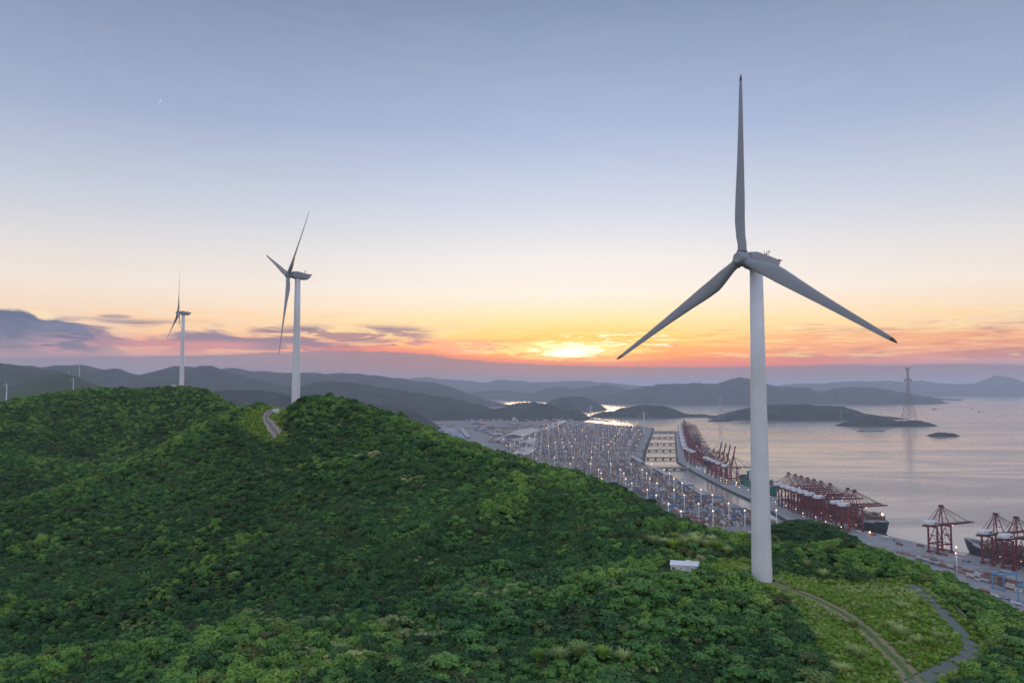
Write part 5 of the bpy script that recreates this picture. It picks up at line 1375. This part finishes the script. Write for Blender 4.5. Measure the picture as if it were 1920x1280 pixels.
link('deck_lamp', lamp_mesh(2.2, mat('lamp_glow_orange', (1, .6, .2), .5, emit=(1.0, .42, .10), estr=10.0), 'deck_lamp'), s2, (-9.6, 0, 37))
ship(1262, 320, 'dark grey green container ship moored at the right quay, bow behind the lone crane', ('grey_green', (0.045, 0.06, 0.06)), ('brown', (0.07, 0.03, 0.028)), seed=4, hmax=5, flip=False) if False else None
s3q = ship(1302, 330, 'dark grey container ship moored at the right quay, its bow pointing up the channel', ('charcoal', (0.045, 0.055, 0.058)), ('brown', (0.07, 0.03, 0.028)), seed=4, hmax=4, flip=True, off=26+21)
ship(2010, 260, 'bright green hulled container ship mostly hidden behind the white tower', ('bright_green', (0.01, 0.20, 0.13)), ('dark_green_boot', (0.02, 0.05, 0.04)), seed=5, hmax=4, pal=[(0.02, .22, .15), (.02, .16, .12), (.10, .08, .07), (.3, .3, .3)])
ship(2740, 340, 'container ship stacked with ochre boxes beside the farthest crane row', ('navy', (0.03, 0.035, 0.06)), ('maroon', (0.10, 0.025, 0.025)), seed=6, hmax=6, pal=[(.26, .17, .07), (.22, .13, .06), (.20, .07, .05)])
ship(3600, 340, 'dark container ship lying along the middle of the farthest crane row', ('charcoal', (0.045, 0.055, 0.058)), ('maroon', (0.10, 0.025, 0.025)), seed=8, hmax=5)
# quay lamps
M_ORG = MATS['lamp_glow_orange']
for i, (px_, py_, lab) in enumerate(((1631, 1003, 'bright orange ground lamp on the quay edge below the ship bow'), (1793, 1043, 'bright orange lamp on the quay edge beside the lone crane'), (1381, 908, 'orange lamp on the quay left of the white tower'), (1363, 903, 'small orange lamp farther along the quay left of the white tower'))):
    q = G(px_, py_, 5.0); r = empty('quay_lamp', (q.x, q.y, 5.0), 0, lab, 'quay lamp', 'lamps along the quay'); MB().tube((0, 0, 0), (0, 0, 5), .25, .18, 6).build('pole', M_POLE, r); link('lamp', lamp_mesh(1.5 if i < 2 else 1.3, M_ORG, 'lamp'), r, (0, 0, 5.6)); 
# road lamps along the yard avenue and the back roads
n_l = 0
def street_lamps(pts, n, group, label, h=14.0, r_=1.25, m=None):
    global n_l
    P = [G(*p, 4.6) for p in pts]
    pole = MB(); pole.tube((0, 0, 0), (0, 0, h), .28, .2, 6); pole.bar((0, 0, h - .2), (2.2, 0, h), .2); pole = pole.mesh('pole', M_POLE)
    L = [0]
    for a, b_ in zip(P[:-1], P[1:]): L.append(L[-1] + (b_ - a).length)
    for k in range(n):
        s = L[-1] * (k + .5) / n; i = max(j for j in range(len(L) - 1) if L[j] <= s); q = P[i].lerp(P[i + 1], (s - L[i]) / (L[i + 1] - L[i]))
        r = empty('street_lamp', (q.x + gm.uniform(-6, 6), q.y + gm.uniform(-20, 20), 4.6), gm.uniform(0, 6), label, 'street lamp', group); link('pole', pole, r); link('lamp', lamp_mesh(r_, m or M_LAMP, 'lamp'), r, (2.2, 0, h + .2)); n_l += 1
street_lamps([(1140, 845), (1160, 815), (1178, 793)], 13, 'lamps along the yard avenue', 'lit street lamp in the bright diagonal line along the yard avenue', 20, 1.7)
street_lamps([(985, 832), (1010, 813), (1045, 797), (1075, 787)], 8, 'lamps along the warehouse road', 'lit street lamp along the road between warehouses and yard', 16, 1.6)
street_lamps([(1085, 815), (1100, 805), (1115, 793)], 4, 'lamps inside the far yard', 'lit lamp standing inside the far container yard', 20, 1.7)
street_lamps([(870, 790), (935, 789), (990, 790), (1060, 791)], 9, 'lamps on the far port road', 'lit lamp on the port road at the foot of the dark hill', 14, 1.5)
street_lamps([(1000, 795), (1040, 788), (1095, 786)], 6, 'lamps by the headland', 'lit lamp near the dark headland beyond the yard', 14, 1.4)
street_lamps([(877, 824), (915, 822), (985, 840), (950, 845), (935, 810), (905, 806)], 6, 'lamps between the warehouses', 'lit lamp standing between the hazy warehouses', 14, 1.4)
street_lamps([(1190, 800), (1200, 815), (1195, 850)], 5, 'lamps on the yard edge', 'lit lamp on the yard edge beside the channel', 16, 1.5)
for off, nn in ((-20, 22),):
    for k in range(nn):
        Y = 1500 + k * 52; q = qpt(Y, -24 + gm.uniform(-8, 6))
        r = empty('quay_lamp', (q.x, q.y, 5.0), 0, 'small lit lamp low on the quay among the crane legs', 'quay lamp', 'lamps among the crane legs'); MB().tube((0, 0, 0), (0, 0, 9), .25, .18, 6).build('pole', M_POLE, r); link('lamp', lamp_mesh(.9, M_LAMP if k % 3 else M_LAMPW, 'lamp'), r, (0, 0, 9.6))

# ------------------------------------------------------------------ warehouses and other buildings
M_ROOFS = [mat('roof_cream', (.46, .42, .37), .7, var=.1, vscale=.05), mat('roof_pink', (.40, .27, .25), .7, var=.1, vscale=.05), mat('roof_grey', (.30, .31, .33), .7, var=.1, vscale=.05), mat('roof_rust', (.26, .12, .10), .7, var=.15, vscale=.05), mat('roof_blue', (.16, .22, .32), .7, var=.1, vscale=.05)]
M_WALLS = [mat('wall_grey', (.22, .22, .23), .8, var=.1, vscale=.05), mat('wall_pink', (.34, .21, .20), .8, var=.1, vscale=.05)]
def warehouse(p0, p1, width, h, rf, wl, label, group='port warehouses'):
    a = G(*p0, 4.6); b_ = G(*p1, 4.6); d = b_ - a; L = d.length; rz = math.atan2(d.y, d.x)
    r = empty('warehouse', ((a.x + b_.x) / 2, (a.y + b_.y) / 2, 4.6), rz, label, 'warehouse', group)
    MB().box(-L / 2, L / 2, -width / 2, width / 2, 0, h).build('wall', M_WALLS[wl], r)
    ro = MB(); e = 1.2
    ro.loft([[(x, -width / 2 - e, h + .003), (x, 0, h + width * .07 + .5), (x, width / 2 + e, h + .003), (x, width / 2 + e, h + .5), (x, 0, h + width * .07 + 1.0), (x, -width / 2 - e, h + .5)] for x in (-L / 2 - e, L / 2 + e)]); ro.build('roof', M_ROOFS[rf], r)
    n = max(2, int(L / 40)); dm = MB().box(-3, 3, -.12, .12, .05, 5.5).mesh('loading_door', mat('door_grey', (.12, .13, .15), .6))
    for k in range(min(n, 5)):
        x = -L / 2 + (k + .5) * L / min(n, 5)
        for s in (-1, 1): link('loading_door', dm, r, (x, s * (width / 2 + .05), 0))
    rv = MB().bar((-L / 2 + 4, 0, h + width * .07 + 1.2), (L / 2 - 4, 0, h + width * .07 + 1.2), 2.0, 1.0).build('ridge_vent', M_ROOFS[2], r)
    return r
for p0, p1, w, h, rf, wl, lab in [
    ((1229, 882), (1256, 897), 15, 9, 0, 0, 'long narrow shed with pale cream roof nearest the channel bend'),
    ((1276, 906), (1322, 935), 15, 10, 0, 0, 'longest narrow shed with cream roof beside the near container stacks'),
    ((1184, 858), (1205, 871), 16, 9, 0, 0, 'narrow shed with cream roof by the channel, behind the others'),
    ((962, 822), (993, 809), 120, 12, 0, 0, 'broad warehouse with cream roof left of the container yard'),
    ((955, 832), (978, 829), 60, 16, 0, 1, 'pink walled warehouse with pale flat roof edge'),
    ((985, 835), (998, 826), 55, 11, 0, 0, 'small warehouse with cream roof between the pink one and the yard'),
    ((972, 858), (992, 845), 70, 11, 0, 0, 'near warehouse with cream roof just above the green slope'),
    ((1020, 810), (1040, 800), 60, 11, 0, 0, 'warehouse with cream roof along the lamp lined road'),
    ((1040, 799), (1056, 792), 60, 11, 0, 0, 'farthest warehouse with cream roof along the lamp lined road'),
    ((925, 806), (962, 803), 90, 12, 3, 1, 'long rust roofed warehouse behind the broad cream one'),
    ((895, 797), (912, 796), 110, 11, 1, 1, 'pink roofed warehouse near the foot of the dark hill'),
    ((853, 815), (862, 826), 70, 9, 4, 0, 'blue roofed warehouse in the hazy plain left of the port'),
    ((840, 806), (846, 815), 70, 9, 2, 0, 'grey roofed warehouse in the hazy plain left of the port'),
    ((828, 803), (834, 810), 70, 9, 2, 0, 'leftmost grey roofed warehouse in the hazy plain'),
    ((866, 806), (878, 822), 20, 9, 0, 0, 'narrow bright roofed shed slanting toward the green slope'),
    ((1012, 801), (1024, 796), 60, 10, 3, 1, 'rust roofed warehouse beyond the broad cream one')]:
    warehouse(p0, p1, w, h, rf, wl, lab)
gw = np.random.default_rng(17)
for k in range(26):
    a = (gw.uniform(815, 1010), 0); py0 = gw.uniform(794, min(845, np.interp(a[0], [815, 905, 1010], [806, 828, 858])))
    L = gw.uniform(8, 22); sl = gw.uniform(-.45, -.25) if gw.uniform() < .6 else gw.uniform(.5, .8); sc2 = (py0 - 780) / 60
    warehouse((a[0], py0), (a[0] + L, py0 + L * sl * min(1, sc2 + .3)), gw.uniform(18, 45), gw.uniform(7, 11), int(gw.integers(5)), int(gw.integers(2)), ['cream', 'pink', 'grey', 'rust', 'blue'][0] + ' low shed' if False else 'low hazy shed in the crowded ground left of the container yard', 'low sheds left of the container yard')
M_TRK = mat('rail_ballast', (.09, .085, .085), .9); M_RD = mat('road_asphalt', (.075, .078, .085), .85)
def flat_strip(name, pts, w, m, z):
    P = [G(*q, z) for q in pts]; V = []; Fs = []
    for i, q in enumerate(P):
        d = (P[min(i + 1, len(P) - 1)] - P[max(i - 1, 0)]).normalized(); s = Vector((d.y, -d.x, 0)) * w / 2; V += [tuple(q + s), tuple(q - s)]
        if i: Fs.append((2 * i - 2, 2 * i - 1, 2 * i + 1, 2 * i))
    tag(link(name, np_mesh(name, V, Fs, m)), kind='structure')
flat_strip('railway', [(888, 801), (925, 817), (965, 836), (1000, 852)], 36, M_TRK, 4.612); flat_strip('railway', [(905, 797), (950, 812), (1000, 832)], 24, M_TRK, 4.616)
flat_strip('road', [(985, 852), (1015, 826), (1060, 800), (1088, 789.5)], 22, M_RD, 4.62); flat_strip('road', [(820, 797), (900, 794), (1000, 793), (1075, 791)], 26, M_RD, 4.624)
r_ = G(1175, 838, 5)
for (a, b_, lab) in (((1178, 838), (1182, 828), 'lone lit shed at the yard edge, nearer of two'), ((1184, 812), (1187, 805), 'lone lit shed at the yard edge, farther of two')):
    warehouse(a, b_, 16, 9, 0, 0, lab)
# two silos
for px_, w, h, lab in ((963.5, 13, 44, 'taller of two pale grey silo towers at the foot of the dark hill'), (969.5, 8, 32, 'shorter of two pale grey silo towers at the foot of the dark hill')):
    q = G(px_, 794, 4); r = empty('silo', (q.x, q.y, 4.0), 0, lab, 'silo', 'silo towers')
    MB().tube((0, 0, 0), (0, 0, h), w, w, 16).build('drum', mat('silo_concrete', (.42, .42, .43), .8), r, True); MB().tube((0, 0, h), (0, 0, h + 4), w * .7, w * .55, 12).build('head_house', M_GREY, r)
# small sheds on the right between hump and quay
for p0, p1, w, h, rf, lab in (((1722, 1049), (1764, 1061), 9, 4.5, 0, 'long low shed with tan roof just above the right hand bushes'), ((1880, 1131), (1908, 1147), 7, 4, 2, 'white roofed shed in front of the gravel lot at the right edge'), ((1876, 1120), (1890, 1128), 6, 4, 2, 'small pale shed behind the right hand bushes')):
    warehouse(p0, p1, w, h, rf, 0, lab, 'low sheds behind the right quay')
# blocks of flats on the far shore
fw = mat('flat_wall', (.50, .45, .44), .8, var=.06, vscale=.02)
for i in range(15):
    px_ = 1150 + i * 7.0; d_ = 12700 - (i % 3) * 60; q = W(px_, 757, d_)
    h = [55, 58, 62, 60, 58, 60, 72, 70, 68, 72, 72, 70, 72, 70, 66][i]
    r = empty('apartment_block', (q.x, q.y, 4.0), 0, 'pale apartment slab on the far shore, %s from the left in its row' % ORD[i], 'apartment block', 'apartment blocks on the far shore')
    MB().box(-17, 17, -9, 9, 0, h).build('wall', fw, r); MB().box(-8, 8, -5, 5, h + .003, h + 5).build('roof_house', fw, r)
    wi = MB(); [wi.box(-16, 16, -9.12, -8.98, z, z + 1.5) for z in np.arange(2.5, h - 2, 3.2)]; wb = wi.build('window_band', M_BLUEW, r)
# little towns: nothing but specks
gt_ = np.random.default_rng(123); P = []; dm = []; cc = []
for (a, b_, c_, d_, n) in ((1125, 1240, 748, 755, 60), (1270, 1400, 752, 756.5, 120), (1400, 1500, 753, 757, 60), (1560, 1690, 748, 756, 80), (905, 945, 746, 752, 70), (880, 1010, 736, 742, 70), (1020, 1130, 742, 748, 60), (850, 960, 784, 790, 60), (985, 1075, 786, 791, 40)):
    for k in range(n):
        q = G(gt_.uniform(a, b_), gt_.uniform(c_, d_), 4.0); s = gt_.uniform(.6, 1.6) * (1 if q.y < 9000 else 1.5)
        P.append((q.x, q.y, 3)); dm.append((16 * s, 12 * s, gt_.uniform(6, 18) * (1 if q.y < 9000 else 1.5))); cc.append(np.array((.42, .38, .37)) * gt_.uniform(.4, 1.2))
tag(link('distant_town', boxes_mesh('distant_town', np.array(P), gt_.uniform(0, 3, len(P)), np.array(dm), np.array(cc), attr_mat('town_wall'))), kind='stuff')
# lorries on the quay and in the lot at the right
def truck_proto(body, boxc, key):
    r = empty('truck', (0, 0, -500))
    c = MB(); c.loft([[(5.2, y, .9), (7.4, y, .9), (7.4, y, 2.4), (7.0, y, 3.4), (5.2, y, 3.4)] for y in (-1.2, 1.2)]); c.build('cab', body, r)
    w = MB(); w.box(7.2, 7.42, -1.05, 1.05, 2.35, 3.0); w.build('windscreen', M_BLUEW, r)
    f = MB(); f.box(-6.2, 5.6, -1.1, 1.1, 1.0, 1.35); f.build('trailer_bed', MATS['container_dark_brown'] if 'container_dark_brown' in MATS else M_GREY, r)
    wm = MB().tube((0, -1.2, .5), (0, 1.2, .5), .5, .5, 10).mesh('wheel_pair', mat('rubber', (.02, .02, .02), .9))
    for x in (-5.4, -4.2, 4.4, 6.4): link('wheel_pair', wm, r, (x, 0, 0))
    if boxc: MB().box(-6.1, 4.9, -1.2, 1.2, 1.36, 3.9).build('cargo_box', boxc, r)
    return r
TP = [truck_proto(mat('truck_white', (.7, .7, .7), .4), mat('cargo_white', (.72, .72, .70), .5), 0), truck_proto(mat('truck_red', (.30, .05, .04), .4), mat('cargo_rust', (.26, .11, .07), .6), 1), truck_proto(mat('truck_blue', (.06, .12, .30), .4), None, 2)]
TL = ['white lorry with a white box trailer %s', 'red lorry carrying a rust brown box %s', 'blue lorry with an empty flatbed trailer %s']
def place_truck(k, x, y, rz, where, group, z=5.0): dup(TP[k], (x, y, z), rz, TL[k] % where, None, group)['category'] = 'truck'
gt2 = np.random.default_rng(31)
for k, (px_, py_) in enumerate(((1882, 1131), (1890, 1136), (1898, 1141), (1906, 1146), (1868, 1120), (1857, 1117), (1914, 1150), (1896, 1128), (1905, 1133), (1846, 1110))):
    q = G(px_, py_, 5.0); d = qdir(q.y); place_truck((0, 0, 0, 1, 0, 2, 0, 2, 0, 1)[k], q.x, q.y, math.atan2(d.y, d.x) + gt2.uniform(-.2, .2), 'in the lot at the right edge', 'lorries in the lot at the right')
for k in range(34):
    Y = 1060 + k * 27 + gt2.uniform(-9, 9); q = qpt(Y, gt2.choice([-28, -22, -2, 3, 8])); d = qdir(Y) * gt2.choice([-1, 1])
    place_truck(int(gt2.integers(3)), q.x, q.y, math.atan2(d.y, d.x), 'on the quay apron among the crane legs', 'lorries on the quay apron')
for t_ in TP:
    for ch in KIDS(t_): bpy.data.objects.remove(ch)
    bpy.data.objects.remove(t_)

# ------------------------------------------------------------------ lattice pylons
M_PYL = mat('pylon_steel', (.24, .21, .215), .6, .2); M_PYLW = mat('pylon_pale', (.42, .40, .40), .6, .2)
def pylon(px_, py_, D, H, b0, label, m, waist=.62, arms=((.78, .17), (.985, .10)), legw=.0052, n=9, foot=None):
    q = W(px_, py_, D); r = empty('lattice_pylon', q, R(8), label, 'pylon', 'transmission pylons'); z0 = 0
    def hw(z): u = z / H; return b0 * (1 - u / waist) + b0 * .22 * (u / waist) if u < waist else b0 * .22 * (1 - (u - waist) / (1 - waist) * .55)
    zs = [0]; 
    while zs[-1] < H * .97: zs.append(min(H, zs[-1] + max(hw(zs[-1]) * 1.05, H * .05)))
    for sx, sy in ((-1, -1), (1, -1), (1, 1), (-1, 1)):
        mb = MB()
        for a, b_ in zip(zs[:-1], zs[1:]): mb.tube((sx * hw(a), sy * hw(a), a - (30 if a == 0 else 0)), (sx * hw(b_), sy * hw(b_), b_), H * legw * (1 - .5 * a / H), None, 6)
        mb.build('leg', m, r)
    for k, (a, b_) in enumerate(zip(zs[:-1], zs[1:])):
        mb = MB(); t_ = H * legw * .50
        for s in range(4):
            c0 = [(-1, -1), (1, -1), (1, 1), (-1, 1)][s]; c1 = [(-1, -1), (1, -1), (1, 1), (-1, 1)][(s + 1) % 4]
            mb.bar((c0[0] * hw(a), c0[1] * hw(a), a), (c1[0] * hw(b_), c1[1] * hw(b_), b_), t_); mb.bar((c1[0] * hw(a), c1[1] * hw(a), a), (c0[0] * hw(b_), c0[1] * hw(b_), b_), t_)
            mb.bar((c0[0] * hw(b_), c0[1] * hw(b_), b_), (c1[0] * hw(b_), c1[1] * hw(b_), b_), t_ * 1.2)
        mb.build('lattice_panel', m, r)
    for u, wd in arms:
        z = H * u; mb = MB()
        for s in (-1, 1): mb.bar((s * hw(z), 0, z), (s * H * wd * .5, 0, z + (H * .02 if u > .9 else 0)), H * .012, H * .02, H * .006, H * .008); mb.bar((s * hw(z), 0, z - H * .045), (s * H * wd * .5, 0, z), H * .008)
        if u > .9:
            for s in (-1, 1): mb.bar((s * hw(z) * .5, 0, z - H * .05), (s * H * wd * .42, 0, z + H * .045), H * .010)
        else:
            for s in (-1, 1): mb.bar((s * H * wd * .42, 0, z - H * .06), (s * H * wd * .42, 0, z), H * .014)
        mb.build('cross_arm', m, r)
    if foot:
        mb = MB(); mb.box(-foot, foot, -foot * .5, foot * .5, -32, 0); mb.box(-foot * 1.8, foot * 1.8, -foot * .25, foot * .25, -32, -6); mb.build('footing', mat('rock_footing', (.05, .05, .05), .9), r)
    return r
pylon(1704.5, 786, 5560, 368, 34, 'giant red and white lattice pylon standing on the small dark island', M_PYL)
pylon(1351, 785.5, 6290, 190, 27, 'slender pale lattice pylon on a low rock in mid channel', M_PYLW, arms=((.7, .16), (.86, .12)), foot=55)
pylon(1577.5, 783, 6300, 62, 6, 'tiny pale pylon on the shore of the long dark island', M_PYLW)
q = W(1691, 786.5, 5560); r = empty('radio_mast', q, 0, 'short mast beside the giant lattice pylon', 'mast'); MB().tube((0, 0, -20), (0, 0, 34), 1.2, .8, 6).build('pole', M_PYL, r); MB().box(-4, 4, -3, 3, 26, 31).build('platform', M_PYL, r)
for i, (px_, py_) in enumerate(((1186, 737), (1255, 717), (1340, 716))): pass

# ------------------------------------------------------------------ boats
M_BOAT = mat('boat_dark', (.06, .055, .055), .6); 
def boat(px_, py_, L, rz, label, masts=((.0, 9),), cabin=(.3, .18), hull_h=2.4, m=None):
    q = G(px_, py_, 0.0); r = empty('boat', (q.x, q.y, 0), R(rz), label, 'boat', 'boats on the water'); B = L * .17
    mb = MB(); mb.loft([[(x * L, -w * B * .7, -1), (x * L, -w * B, hull_h + s), (x * L, w * B, hull_h + s), (x * L, w * B * .7, -1)] for x, w, s in ((-.5, .35, .5), (-.42, .5, .3), (0, .55, 0), (.3, .48, .3), (.44, .25, 1.0), (.52, .03, 1.8))]); mb.build('hull', m or M_BOAT, r)
    if cabin: x = -cabin[0] * L; k = cabin[1] * L; MB().box(x - k / 2, x + k / 2, -B * .38, B * .38, hull_h, hull_h + k * .55).build('cabin', mat('boat_cabin', (.3, .28, .27), .6), r)
    for x, h in masts: MB().tube((x * L, 0, hull_h), (x * L, 0, hull_h + h), .5, .3, 6).build('mast', M_BOAT, r)
boat(1633, 808.5, 170, 2, 'long low dark barge with a stub mast on the open water', ((-.31, 22),), (.33, .05), 3.0)
boat(1752, 767.5, 66, 12, 'dark tug sized boat right of the giant pylon', ((.05, 18),), (.12, .3), 6)
boat(1525, 792, 60, 0, 'small dark boat close under the long island', ((0, 6),), (.2, .2), 3)
boat(1822, 767, 30, 10, 'speck of a boat far out, left of the wake', ((0, 10),), (.2, .3), 4)
boat(1838, 772, 52, -5, 'pale low boat far out on the right', ((0, 6),), (.2, .3), 4, mat('boat_pale', (.35, .33, .33), .6))
boat(1907, 756, 36, 90, 'speck of a boat at the far right edge of the water', ((0, 12),), (.2, .3), 5)
